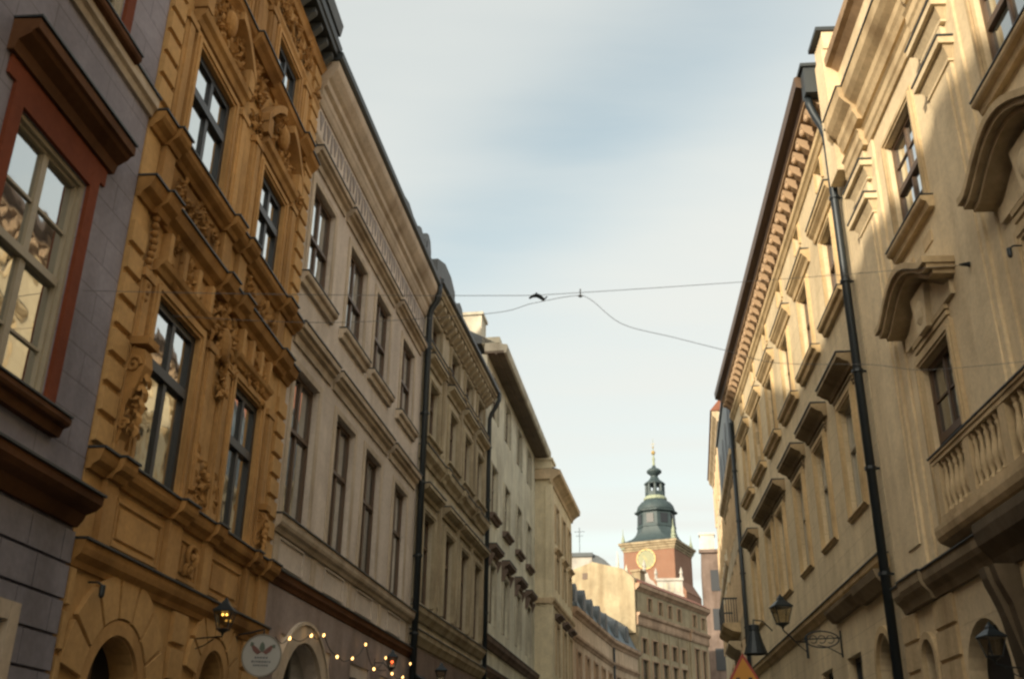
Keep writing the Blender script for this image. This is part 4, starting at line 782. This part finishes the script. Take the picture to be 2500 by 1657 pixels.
# giant pilasters with two-step capitals
for a_ in (16.0, 11.83, 7.68, 3.53):
    m = Fh.mb(); b_ = a_ + .9
    m.box(a_ - .28, b_ + .28, -.01, .04, 4.9, 12.7); m.box(a_, b_, -.01, .09, 4.9, 11.35); m.box(a_ + .14, b_ - .14, 0, .115, 5.3, 11.15)
    m.box(a_ + .06, b_ - .06, 0, .11, 11.55, 12.7)
    for z0, k in ((11.30, 0), (12.0, 1)):
        m.box(a_ - .03, b_ + .03, 0, .12, z0 - .06, z0 - .02); m.flare(a_ - .01, b_ + .01, .10, z0, z0 + .16, .10, .10); m.box(a_ - .15, b_ + .15, 0, .26, z0 + .163, z0 + .27)
    m.build('pilaster', 'stone', Fh.root)
    c = Fh.mb(); c.cut(); c.box(a_ - .17, b_ + .17, 0, .28, 11.575, 11.60); c.cut(); c.box(a_ - .17, b_ + .17, 0, .28, 12.275, 12.30)
    c.each('lead_flashing', 'lead_cap', Fh.root)
brk = [(a_ - .12, a_ + 1.02, .09) for a_ in (16.0, 11.83, 7.68, 3.53)]
Fh.ledge([(.05, 12.62), (.07, 12.72), (.1, 12.76), (.1, 12.92), (.14, 12.96)], -24, 17.3, 'stone_trim', 'architrave', breaks=brk)
Fh.ledge([(.08, 13.2), (.12, 13.3), (.16, 13.36), (.17, 13.5), (.28, 13.6), (.36, 13.7), (.38, 13.92)], -24, 17.3, 'stone_trim', 'cornice', breaks=brk, cap='lead_cap')
m = Fh.mb(); m.box(-24, 17.3, -.5, -.02, 14.2, 15.3); m.build('attic', 'stone', Fh.root)
m = Fh.mb(); m.prof([(-.5, 15.3), (-.02, 15.3), (.12, 15.42), (.22, 15.46), (.24, 15.62), (-.5, 15.72)], -24, 17.25); m.build('eaves_cornice', 'terracotta_cornice', Fh.root)
m = Fh.mb(); m.box(17.22, 17.86, -1.6, .26, 12.95, 15.9); m.box(17.20, 17.88, -1.62, .22, 15.92, 16.35); pa = m.build('party_parapet', 'stone', Fh.root)
m = Fh.mb(); m.box(17.15, 17.93, -1.7, .34, 16.36, 16.45); m.build('lead_flashing', 'lead_cap', pa)
m = Fh.mb(); m.box(15.6, 16.6, -1.4, -.6, 15.7, 17.6); m.box(15.5, 16.7, -1.5, -.5, 17.6, 17.75); m.lathe([(.18, 17.75), (.16, 18.2)], (15.9, -1.0, 0), 8); m.lathe([(.18, 17.75), (.16, 18.2)], (16.3, -1.0, 0), 8); m.build('chimney', 'slate', Fh.root)
Fh.gable(-24, 17.2, 15.72, 19.2, .15, 10, setback=5)
Fh.ledge([(.06, 4.42), (.1, 4.52), (.18, 4.6), (.22, 4.68), (.23, 4.82)], -24, LF - .35, 'stone_dark', 'string_course', breaks=[(15.9, 17.0, .06)], cap='lead_cap')
for a_, b_ in ((17.1, LF - .02), (15.3, 16.2), (11.15, 13.4)):
    pr = [(-.03, .3)]; z = .3; m = Fh.mb()
    while z < 4.2: pr += [(.01, z), (.05, z + .012), (.05, z + .41), (.01, z + .42)]; z += .46
    m.prof(pr + [(-.03, z)], a_, b_); m.build('rusticated_pier', 'stone_trim', Fh.root)
m = Fh.mb(); m.ribbon(arc(16.65, 3.6, .42, 0, 180, 16), arc(16.65, 3.6, .31, 0, 180, 16), -.01, .08); m.box(16.23, 16.34, -.01, .08, 1.1, 3.6); m.box(16.96, 17.07, -.01, .08, 1.1, 3.6); m.build('arch_surround', 'stone_trim', Fh.root)
m = Fh.mb(); m.cut(); m.box(16.355, 16.945, -.2, -.17, 1.2, 3.89)
for c in fb[:3]: m.cut(); m.box(c - .795, c + .795, -.3, -.26, .3, 3.89)
m.each('doorway_void', 'void', Fh.root)
# balcony
m = Fh.mb(); m.prof([(-.02, 4.92), (.16, 4.92), (.28, 4.98), (.32, 5.04), (.34, 5.13), (.34, 5.19), (-.02, 5.19)], 4.3, 14.72); bal = m.build('balcony', 'stone_trim', Fh.root)
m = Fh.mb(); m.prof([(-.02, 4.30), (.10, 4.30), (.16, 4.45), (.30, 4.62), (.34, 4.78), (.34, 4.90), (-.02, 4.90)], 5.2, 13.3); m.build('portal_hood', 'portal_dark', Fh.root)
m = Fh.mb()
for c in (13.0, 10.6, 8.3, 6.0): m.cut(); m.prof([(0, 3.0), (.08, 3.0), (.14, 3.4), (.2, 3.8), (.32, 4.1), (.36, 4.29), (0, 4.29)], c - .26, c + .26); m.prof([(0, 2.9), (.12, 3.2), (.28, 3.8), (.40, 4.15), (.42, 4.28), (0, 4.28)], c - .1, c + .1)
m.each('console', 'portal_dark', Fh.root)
m = Fh.mb(); m.box(4.3, 14.50, .16, .30, 5.20, 5.30); m.box(4.25, 14.50, .15, .31, 6.05, 6.12); m.box(4.22, 14.54, .13, .33, 6.12, 6.16); m.box(14.36, 14.48, .0, .16, 6.05, 6.11); rail = m.build('balustrade', 'stone_trim', bal)
m = Fh.mb(); m.box(4.2, 14.56, .11, .345, 6.165, 6.185); m.build('lead_flashing', 'lead_cap', bal)
m = Fh.mb(); m.box(-.11, .11, .16, .30, 5.301, 6.049); post = m.build('pedestal', 'stone_trim', bal, loc=(14.36, 0, 0))
ps = (14.36, 13.12, 11.84, 10.56, 9.28, 8.0, 6.7, 5.4, 4.42)
for u in ps[1:]: dup(post, bal, (u, 0, 0))
m = Fh.mb(); m.lathe([(.05, 5.30), (.055, 5.35), (.03, 5.38), (.058, 5.50), (.066, 5.58), (.04, 5.74), (.028, 5.88), (.045, 5.93), (.03, 5.96), (.055, 6.0), (.055, 6.05)], (0, .23, 0), 10); ba = m.build('baluster', 'stone_trim', bal, smooth=True, loc=(14.14, 0, 0))
us = [14.14 - .2 * k for k in range(49)]
for u in us[1:]:
    if min(abs(u - q) for q in ps) > .15: dup(ba, bal, (u, 0, 0))

# ------------------------------------------------------------------ right side: sand-coloured house with modillion cornice
G = House('town_house', 'sand-coloured house under a long modillion cornice beside the balconied palace', 'house', (6.68754, 17.87923), 5.4, 'R')
LG = 19.5; gu = (1.75, 4.75, 7.75, 10.75, 13.75, 16.75); gl = (1.95, 4.85, 7.75, 10.95, 13.2, 16.7)
G.wall(.008, LG, 0, 15.0, [(c - .55, c + .55, 11.1, 12.95) for c in gu] + [(c - .3, c + .3, 14.15, 14.62) for c in gu] + [(c - .6, c + .6, 6.8, 9.05) for c in gl] + [(.7, 1.9, .3, 4.3, .55), (3.3, 4.6, .6, 4.3), (6.2, 7.5, .6, 4.3), (9.5, 11, .3, 4.3), (13, 14.4, .6, 4.3)], 'sand', rev=.3, back=10)
G.windows([(c, 11.1) for c in gu], 1.1, 1.85, 'brown_frame', 'glass', .13, .07, (.5,), (.6,), (), extras=(('surround', 'sand_trim', surround(.15, .05)), ('hood', 'sand_trim', hood(.55, .2, .34, .28)), ('hood_flashing', 'lead_cap', cap_on(.55, .2, .62)), ('sill', 'sand_trim', sill(.55, .2, .2)), ('sill_flashing', 'lead_cap', sill_cap(.55, .2))))
G.windows([(c, 14.15) for c in gu], .6, .47, 'brown_frame', 'glass', .2, .05, (), (), (), extras=(('surround', 'sand_trim', surround(.08, .03, True, True)),), name='attic_window')
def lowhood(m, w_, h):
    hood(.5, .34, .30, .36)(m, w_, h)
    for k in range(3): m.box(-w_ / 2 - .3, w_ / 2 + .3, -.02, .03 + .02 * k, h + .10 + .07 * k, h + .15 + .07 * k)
G.windows([(c, 6.8) for c in gl], 1.2, 2.25, 'cream_frame', 'glass', .13, .08, (.5,), (.6,), (), extras=(('surround', 'sand_trim', surround(.17, .06)), ('hood', 'hood_shaded', lowhood), ('hood_flashing', 'lead_cap', cap_on(.5, .34, .66)), ('sill', 'sand_trim', sill(.18, .09, .09))))
G.windows([(3.95, .6), (6.85, .6), (13.7, .6)], 1.3, 3.7, 'dark_frame', 'glass_warm', .2, .08, (.5,), (.72,), (), name='shop_window')
m = G.mb(); m.cut(); m.box(.705, 1.895, -.25, -.2, .3, 4.29); m.cut(); m.box(9.51, 10.99, -.25, -.2, .3, 4.29); m.each('doorway_void', 'void', G.root)
m = G.mb(); m.ribbon(arc(1.3, 3.75, .74, 0, 180, 16), arc(1.3, 3.75, .61, 0, 180, 16), -.01, .07); m.box(.56, .69, -.01, .07, .3, 3.75); m.box(1.91, 2.04, -.01, .07, .3, 3.75); m.build('arch_surround', 'sand_trim', G.root)
G.ledge([(.04, 5.36), (.08, 5.44), (.15, 5.5), (.17, 5.6)], .3, LG, 'sand_trim', 'string_course', cap='lead_cap')
m = G.mb(); m.prof([(0, 5.02), (.12, 5.02), (.26, 5.2), (.3, 5.34), (0, 5.35)], .35, 2.3); m.prof([(0, 5.10), (.1, 5.10), (.24, 5.28), (.26, 5.35), (0, 5.35)], 2.3, 5.2); m.build('shop_cornice', 'stone_dark', G.root)
G.ledge([(.04, 14.78), (.08, 14.86), (.13, 14.9), (.14, 15.02)], .02, LG, 'sand_trim', 'architrave')
m = G.mb(); m.box(.02, LG, -.02, .02, 15.0, 15.56); m.box(.02, LG, .02, .40, 15.54, 15.60); m.build('cornice', 'terracotta_cornice', G.root)
m = G.mb(); m.prof([(0, 15.06), (.06, 15.06), (.10, 15.16), (.2, 15.22), (.30, 15.30), (.36, 15.42), (.36, 15.535), (0, 15.535)], -.11, .11); m.ball((0, .33, 15.33), (.10, .07, .09), 8, 6); mod = m.build('modillion', 'terracotta_cornice', G.root, loc=(.35, 0, 0))
for k in range(1, 35): dup(mod, G.root, (.35 + k * .555, 0, 0))
m = G.mb(); m.prof([(-.02, 15.61), (.42, 15.61), (.44, 15.68), (.48, 15.70), (.62, 15.74), (.64, 15.98), (.58, 16.02), (-.02, 16.06)], .3, LG + .15); m.build('eaves_gutter', 'brown_frame', G.root)
m = G.mb(); m.box(-.03, .32, -.2, .50, 15.35, 16.0); m.box(-.08, .38, -.3, .56, 16.0, 16.08); m.build('gutter_hopper', 'lead_cap', G.root)
G.gable(.33, LG + .1, 16.05, 19.5, .5, 10, setback=5)
drainpipe(G, .12, .16, .085, .2, 13.9, [(.12, .17, 14.3), (.16, .22, 14.6), (.2, .34, 14.95), (.2, .40, 15.15), (.2, .42, 15.36)])
drainpipe(G, LG - .05, .12, .075, .2, 14.7)

# ------------------------------------------------------------------ right side, farther
M1 = House('narrow_house', 'narrow cream house with a dark slate attic and an iron balcony, beyond the sand house', 'house', (8.5226, 37.2927), 8.5, 'R')
mc = (1.6, 3.8, 6.0, 8.2)
M1.wall(.01, 9.5, 0, 13.7, [(c - .5, c + .5, 11.2, 12.9) for c in mc] + [(c - .5, c + .5, 8.0, 10.2) for c in mc] + [(c - .5, c + .5, 4.8, 7.0) for c in mc] + [(c - .7, c + .7, .2, 3.6) for c in mc], 'butter', back=9)
for z, h in ((11.2, 1.7), (8.0, 2.2), (4.8, 2.2)): M1.windows([(c, z) for c in mc], 1.0, h, 'brown_frame', 'glass_curtain', .16, .07, (.5,), (.6,), extras=(('surround', 'cream_trim', surround(.14, .06)),))
M1.windows([(c, .2) for c in mc], 1.4, 3.4, 'dark_frame', 'glass_warm', .2, .1, (.5,), (.7,), name='shop_window')
M1.ledge([(.05, 13.3), (.1, 13.4), (.24, 13.5), (.26, 13.72)], .02, 9.5, 'cream_trim', 'eaves_cornice')
m = M1.mb(); m.box(.02, 9.5, -8, .12, 13.73, 16.8); m.box(-.03, 9.56, -8.1, .2, 16.8, 16.95); m.build('slate_attic', 'slate', M1.root)
m = M1.mb()
for c in mc: m.cut(); m.box(c - .4, c + .4, .11, .14, 14.3, 15.9)
m.each('attic_window', 'dark_frame', M1.root)
m = M1.mb(); m.prof([(0, 7.6), (.3, 7.65), (.65, 7.85), (.7, 7.95), (0, 7.98)], 4.6, 8.4); bk = m.build('balcony', 'stone_trim', M1.root)
m = M1.mb(); m.box(4.65, 8.35, .6, .64, 8.9, 8.96); m.box(4.65, 8.35, .6, .64, 8.05, 8.1); m.box(4.65, 4.69, 0, .62, 8.9, 8.96); m.box(8.31, 8.35, 0, .62, 8.9, 8.96)
for k in range(32): m.box(4.66 + k * .118, 4.69 + k * .118, .605, .635, 8.0, 8.9)
for k in range(5): m.box(4.655, 4.685, .1 + k * .1, .13 + k * .1, 8.0, 8.9)
m.build('railing', 'dark_metal', bk)
m = M1.mb(); m.prof([(0, 6.9), (.25, 7.0), (.5, 7.2), (.5, 7.3), (0, 7.3)], 4.8, 8.2); m.build('console', 'butter', bk)
M2 = House('narrow_house', 'tall narrow cream house with a sliver of red tiled roof, behind the slate-attic house', 'house', (9.927, 46.69), 9.5, 'R')
nc = (1.5, 4.5, 7.5, 10.5)
M2.wall(.01, 12, 0, 18.6, [(c - .5, c + .5, z, z + 1.9) for c in nc for z in (15.6, 12.2, 8.6, 5.0)] + [(c - .7, c + .7, .2, 3.4) for c in nc], 'cream', back=7)
for z in (15.6, 12.2, 8.6, 5.0): M2.windows([(c, z) for c in nc], 1.0, 1.9, 'brown_frame', 'glass_curtain', .16, .07, (.5,), (.6,), extras=(('surround', 'cream_trim', surround(.14, .07)),))
M2.windows([(c, .2) for c in nc], 1.4, 3.2, 'dark_frame', 'glass_warm', .2, .1, (.5,), (.7,), name='shop_window')
M2.ledge([(.05, 18.1), (.1, 18.25), (.25, 18.4), (.28, 18.62)], .0, 12.1, 'cream_trim', 'eaves_cornice'); M2.ledge([(.04, 11.2), (.12, 11.3), (.14, 11.45)], .0, 12.0, 'cream_trim', 'string_course')
M2.gable(-.05, 12.1, 18.64, 21.5, .35, 7, 'tile_roof', setback=2.0)
NN = thing('far_building', 'dark brown building with pale chimneys, in shade at the end of the street', 'building', (18.2, 96, 0), R(-10))
m = MB(); m.box(-.3, 9, 0, 12, 0, 22.7); m.build('wall', 'umber', NN)
m = MB()
for z in (19, 15.5, 12, 8.5, 5):
    for x in (.9, 3.2): m.cut(); m.box(x - .45, x + .45, -.06, .05, z, z + 1.9)
m.each('window', 'dark_frame', NN)
m = MB(); m.box(-.5, 9.1, -.25, .3, 22.5, 22.8); m.build('cornice', 'umber', NN)
m = MB(); m.cut(); m.box(-.3, 1.0, .4, 1.5, 22.8, 24.3); m.box(-.4, 1.1, .3, 1.6, 24.3, 24.45); m.cut(); m.box(1.4, 2.6, .4, 1.5, 22.8, 24.0); m.each('chimney', 'white_stone', NN)
# ------------------------------------------------------------------ things on the walls and across the street
def lantern(name, label, pos, s, rz, wallpt=None, lit=True, group=None):
    """four-sided tapering street lantern; wallpt = fixing point of its bracket relative to the lantern"""
    t = thing(name, label, 'street lantern', pos, rz, group)
    m = MB(); w0, w1, h = .15 * s, .27 * s, .52 * s
    def ring(r_, z): return [(r_, -r_, z), (r_, r_, z), (-r_, r_, z), (-r_, -r_, z)]
    for q in range(4):
        a_ = ring(w0, 0)[q]; b_ = ring(w1, h)[q]; m.tube([a_, b_], .016 * s, 6)
    for r_, z in ((w0, 0), (w1, h)):
        c = ring(r_ + .01 * s, z)
        for q in range(4): m.tube([c[q], c[(q + 1) % 4]], .02 * s, 6)
    m.lathe([(.03 * s, -.16 * s), (.05 * s, -.1 * s), (w0 * 1.2, -.02 * s), (w0 * 1.35, .01 * s)], (0, 0, 0), 12)
    m.build('frame', 'dark_metal', t)
    g = MB(); vs = ring(w0 - .01 * s, .01 * s) + ring(w1 - .01 * s, h - .01 * s); g.add(vs, [(0, 1, 5, 4), (1, 2, 6, 5), (2, 3, 7, 6), (3, 0, 4, 7)]); g.build('glass_panes', 'lantern_glass', t)
    r_ = MB(); r_.lathe([(w1 * 1.55, h - .02 * s), (w1 * 1.6, h + .02 * s), (w1 * 1.1, h + .12 * s), (w1 * .55, h + .22 * s), (w1 * .5, h + .28 * s), (w1 * .3, h + .33 * s), (.02 * s, h + .42 * s)], (0, 0, 0), 4, R(45)); r_.build('roof', 'dark_metal', t)
    if lit:
        b_ = MB(); b_.ball((-.06 * s, 0, h + -.08 * s), .035 * s); b_.ball((.06 * s, .0, h - .08 * s), .035 * s); b_.build('bulb', 'lamp_glow', t)
    if wallpt:
        wp = Vector(wallpt); k = MB(); k.tube([wp, wp * .5 + Vector((0, 0, wp.z * .5)), (0, 0, -.2 * s), (0, 0, -.12 * s)], .022 * s, 8)
        k.tube([wp + Vector((0, 0, -.32 * s)), wp * .62 + Vector((0, 0, -.3 * s)), wp * .3 + Vector((0, 0, -.2 * s))], .016 * s, 8); k.tube([wp + Vector((0, 0, .2 * s)), wp + Vector((0, 0, -.5 * s))], .04 * s, 8); k.build('bracket', 'dark_metal', t)
    return t
def off(h, u, v, z, uw, zw):
    """position of a lantern and its wall fixing in world axes"""
    p = h.world(u, v, z); q = h.world(uw, .02, zw); return p, q - p
p, q = off(B, 3.22, .47, 3.46, 3.45, 3.38)
lantern('street_lantern', 'small lit wall lantern on the ochre front above the round sign', p, .42, 0, q)
p, q = off(G, 8.6, .62, 5.62, 8.75, 5.2)
lantern('street_lantern', 'large unlit lantern above the ledge of the sand-coloured house', p, .78, R(5), q, lit=False)
p, q = off(Fh, 13.05, .42, 3.22, 13.1, 3.1)
lantern('street_lantern', 'dark unlit lantern hanging in the shade under the stone balcony', p, .44, R(8), q, lit=False)
p, q = off(D, 1.75, .42, 4.25, 1.75, 4.1)
lantern('street_lantern', 'little black lantern on the shaded ground floor between the drainpipes', p, .5, R(8), q, lit=False)
p, q = off(Cc, 6.75, .40, 4.05, 6.75, 4.15)
t = lantern('street_lantern', 'black lantern with a red glow, among the string lights', p, .40, R(8), q, lit=False)
m = MB(); m.ball((0, 0, .12), .03); m.build('bulb', 'red_glow', t)

# bell-shaped lamp and iron sign bracket on the sand house
p, q = off(G, 14.1, .6, 5.55, 14.2, 6.25)
t = thing('bell_lamp', 'dark bell-shaped lamp hanging over the far end of the sand-coloured ledge', 'lamp', p, R(5))
m = MB(); m.lathe([(.10, .86), (.17, .84), (.17, .70), (.16, .66), (.24, .35), (.34, .06), (.36, 0), (.33, .0), (.2, .35), (.1, .6)], (0, 0, 0), 14); m.build('shade', 'dark_metal', t)
m = MB(); m.tube([(q.x, q.y, q.z), (q.x * .5, q.y * .5, .98), (0, 0, 1.0), (0, 0, .84)], .022, 8); m.build('bracket', 'dark_metal', t)
m = MB(); m.ball((0, 0, .12), .07); m.build('bulb', 'lantern_glass', t)
p = G.world(4.9, .02, 4.72)
t = thing('iron_bracket', 'wrought-iron oval scroll bracket under the ledge of the sand-coloured house', 'sign bracket', p, R(90 - 5.4))
m = MB(); m.tube([(0, 0, .2), (0, 0, -.35)], .018, 8); m.tube([(0, .40 + .36 * math.cos(a_ * .2618), .02 + .17 * math.sin(a_ * .2618)) for a_ in range(25)], .014, 6)
m.tube([(0, 0, .05), (0, .78, .02)], .014, 6); m.tube([(0, 0, -.3), (0, .3, -.14), (0, .5, -.1)], .012, 6)
for c_ in (.22, .40, .58): m.tube([(0, c_ + .08 * math.cos(a_ * .6), .02 + .08 * math.sin(a_ * .6)) for a_ in range(10)], .010, 6)
m.build('scrollwork', 'dark_metal', t)
# small cameras on two walls
def camera_box(name, label, p, rz):
    t = thing(name, label, 'camera', p, rz); m = MB(); m.lathe([(.028, .0), (.03, .02), (.03, .10), (.024, .11)], (0, 0, -.10), 10); m.build('housing', 'dark_metal', t)
    m = MB(); m.tube([(0, 0, .0), (0, .06, .04), (0, .16, .04)], .011, 8); m.build('mount', 'dark_metal', t); m = MB(); m.ball((0, 0, -.10), .024); m.build('lens', 'black', t)
camera_box('wall_camera', 'small dark camera on the ochre wall close to the purple house', B.world(.50, .16, 3.50), R(90 + 84.85 - 90 + 0))
camera_box('wall_camera', 'small dark camera on the palace wall between two curved hoods', Fh.world(10.95, .22, 7.72), R(-90 - 3.8))
# awning with a pale sign on the khaki house
t = thing('shop_awning', 'dark cloth awning with a pale board, at the foot of the first drainpipe', 'awning', D.world(0, 0, 0), R(90 - 9.9))
m = MB(-1); m.prof([(.06, 4.32), (.55, 4.02), (.55, 3.82), (.53, 3.82), (.52, 3.99), (.06, 4.28)], .25, 1.3); m.build('cloth', 'awning_cloth', t)
m = MB(-1); m.box(.3, 1.25, .555, .58, 3.5, 3.84); m.build('sign_board', 'pale_board', t)
# round projecting sign
p, q = off(B, 5.0, .42, 3.36, 5.05, 3.62)
S = thing('round_sign', 'round white hanging sign with a red and green leaf emblem', 'sign', p, R(6))
m = MB(); n = 40
m.ribbon([(.262 * math.cos(2 * math.pi * k / n), .275 * math.sin(2 * math.pi * k / n)) for k in range(n + 1)], [(0, 0)] * (n + 1), -.025, .025); m.build('disc', 'sign_white', S)
m = MB(); m.ribbon([(.278 * math.cos(2 * math.pi * k / n), .291 * math.sin(2 * math.pi * k / n)) for k in range(n + 1)], [(.258 * math.cos(2 * math.pi * k / n), .271 * math.sin(2 * math.pi * k / n)) for k in range(n + 1)], -.032, .032); m.build('rim', 'grey_frame', S)
m = MB()
for sx in (-1, 1): m.slab([(sx * .012, .045), (sx * .05, .085), (sx * .12, .14), (sx * .15, .12), (sx * .12, .055), (sx * .06, .01)], -.031, -.026)
m.build('emblem_leaf', 'sign_red', S)
m = MB(); m.cut(); m.slab([(0, .04), (.04, .09), (.03, .15), (0, .185), (-.03, .15), (-.04, .09)], -.033, -.028); m.cut(); m.slab([(-.11, .16), (-.16, .185), (-.17, .13), (-.14, .12)], -.032, -.027); m.cut(); m.slab([(.13, .145), (.18, .15), (.18, .10), (.15, .10)], -.032, -.027); m.each('emblem_bud', 'sign_green', S)
m = MB(); r = random.Random(5)
for z, w_ in ((-.03, .09), (-.085, .13), (-.135, .10)):
    u = -w_
    while u < w_: l_ = r.uniform(.012, .03); m.box(u, min(w_, u + l_), -.030, -.026, z - .012, z + .012); u += l_ + .012
m.build('lettering', 'sign_ink', S)
m = MB(); m.tube([(q.x, q.y, q.z + .02), (q.x * .4, q.y * .4, q.z + .06), (0, 0, .36), (0, 0, .275)], .013, 8); m.tube([(q.x, q.y, q.z + .2), (q.x, q.y, q.z - .2)], .02, 8); m.build('bracket', 'dark_metal', S)

# string lights looped along the pink house
pts = [(.15, 3.75), (.78, 3.85), (1.84, 4.04), (2.52, 4.14), (3.42, 3.88), (4.41, 3.97), (5.28, 4.34), (6.05, 3.95), (6.95, 4.28), (7.6, 4.02), (8.61, 4.05), (9.3, 4.42)]
SL = thing('string_lights', 'string of small warm festoon bulbs looped above the shopfront arch', 'string lights', Cc.world(0, 0, 0), R(90 - 7.9))
m = MB(-1); path = []
for i in range(len(pts) - 1):
    (a0, z0), (a1, z1) = pts[i], pts[i + 1]
    for k in range(6): t_ = k / 6; path.append((a0 + (a1 - a0) * t_, .20, z0 + (z1 - z0) * t_ - .10 * math.sin(math.pi * t_) + .03))
path.append((pts[-1][0], .2, pts[-1][1] + .03)); m.tube(path, .008, 5); m.build('cable', 'black', SL)
m = MB(-1); m.ball((0, 0, 0), (.024, .024, .032), 10, 8); bu = m.build('bulb', 'bulb_glow', SL, smooth=True, loc=(pts[1][0], -.2, pts[1][1]))
for a_, z_ in pts[2:]: dup(bu, SL, (a_, -.2, z_))

# overhead wires with fittings
def wire(name, label, P, sag, r=.0036):
    o = thing(name, label, 'wire', P[0])
    m = MB(); path = []
    for i in range(len(P) - 1):
        a_, b_ = Vector(P[i]), Vector(P[i + 1])
        for k in range(13 if i == len(P) - 2 else 12):
            t_ = k / 12; p0_ = Vector(P[max(i - 1, 0)]); p3_ = Vector(P[min(i + 2, len(P) - 1)])
            q = a_ * 2 + (b_ - p0_) * t_ + (p0_ * 2 - a_ * 5 + b_ * 4 - p3_) * t_ ** 2 + (a_ * 3 - p0_ - b_ * 3 + p3_) * t_ ** 3; q *= .5
            if len(P) == 3: q = a_.lerp(b_, t_); q.z -= sag[i] * 4 * t_ * (1 - t_)
            path.append(tuple(q - Vector(P[0])))
    m.tube(path, r, 5); m.build('cable', 'wire_grey', o); return o
a1 = Vector((-4.37, 9.4, 6.24)); a2 = Fh.world(12.40, .05, 8.28)
w1 = wire('overhead_wire', 'thin straight wire spanning the street with a small bird-shaped fitting', [tuple(a1), (.235, 10.7, 6.89), tuple(a2)], [.02, .02])
m = MB(); m.tube([(-.085, 0, -.028), (-.05, 0, .0), (0, 0, .014), (.04, 0, -.006), (.085, 0, -.045)], [.012, .018, .028, .026, .02], 8); m.tube([(0, 0, .0), (-.006, 0, .05)], [.014, .006], 6); m.tube([(.085, 0, -.045), (.12, 0, .0)], .008, 6)
m.build('clamp_fitting', 'dark_metal', w1, loc=tuple(Vector((.28, 10.72, 6.89)) - a1))
m = MB(); m.tube([(0, 0, 0), (-.22, -.05, -.04)], [.05, .015], 8); m.box(-.01, .03, -.06, .06, -.09, .09); m.build('wall_anchor', 'dark_metal', w1, loc=tuple(a2 - a1))
wire('overhead_wire', 'slack wire sagging in two curves below the straight wire', [(-4.12, 11.3, 6.85), (-2.2, 11.15, 6.72), (-.316, 11, 6.79), (.24, 11, 6.935), (.726, 11, 7.04), (.92, 11, 7.0), (1.296, 11, 6.68), (1.915, 11, 6.51), (2.527, 11, 6.348), (3.084, 11, 6.208), (4.138, 11, 6.203), (4.794, 11, 6.147), tuple(Fh.world(11.5, .03, 6.47))], [0] * 12, r=.0036)
m = MB(); m.tube([(0, 0, .09), (0, 0, -.02)], .008, 6); m.ball((0, 0, 0), (.03, .02, .014), 8, 6); m.build('cable_clamp', 'wire_grey', w1, loc=tuple(Vector((.80, 10.9, 6.99)) - a1))
# roadworks triangle on a post
TS = thing('warning_sign', 'yellow triangular road-narrows warning sign with a red border', 'road sign', (2.57, 11.72, 0), R(-10))
m = MB(); s_ = .9; h_ = s_ * .866; zt = 3.06
def tri(k): c_ = zt - h_ * 2 / 3; return [(0, c_ + h_ * 2 / 3 * k), (s_ / 2 * k, c_ - h_ / 3 * k), (-s_ / 2 * k, c_ - h_ / 3 * k)]
m.slab(tri(1.0), -.012, .012); m.build('plate', 'traffic_red', TS)
m = MB(); m.slab(tri(.9), -.018, -.0125); m.build('panel', 'traffic_yellow', TS)
m = MB(); c_ = zt - h_ * 2 / 3
for sx in (-1, 1): m.slab([(sx * .045, c_ + .26), (sx * .085, c_ + .26), (sx * .085, c_ + .08), (sx * .16, c_ - .06), (sx * .16, c_ - .17), (sx * .12, c_ - .17), (sx * .12, c_ - .07), (sx * .045, c_ + .07)], -.023, -.0185)
m.build('pictogram', 'black', TS)
m = MB(); m.tube([(0, .04, 0), (0, .04, zt - .1)], .03, 10); m.build('post', 'grey_frame', TS)
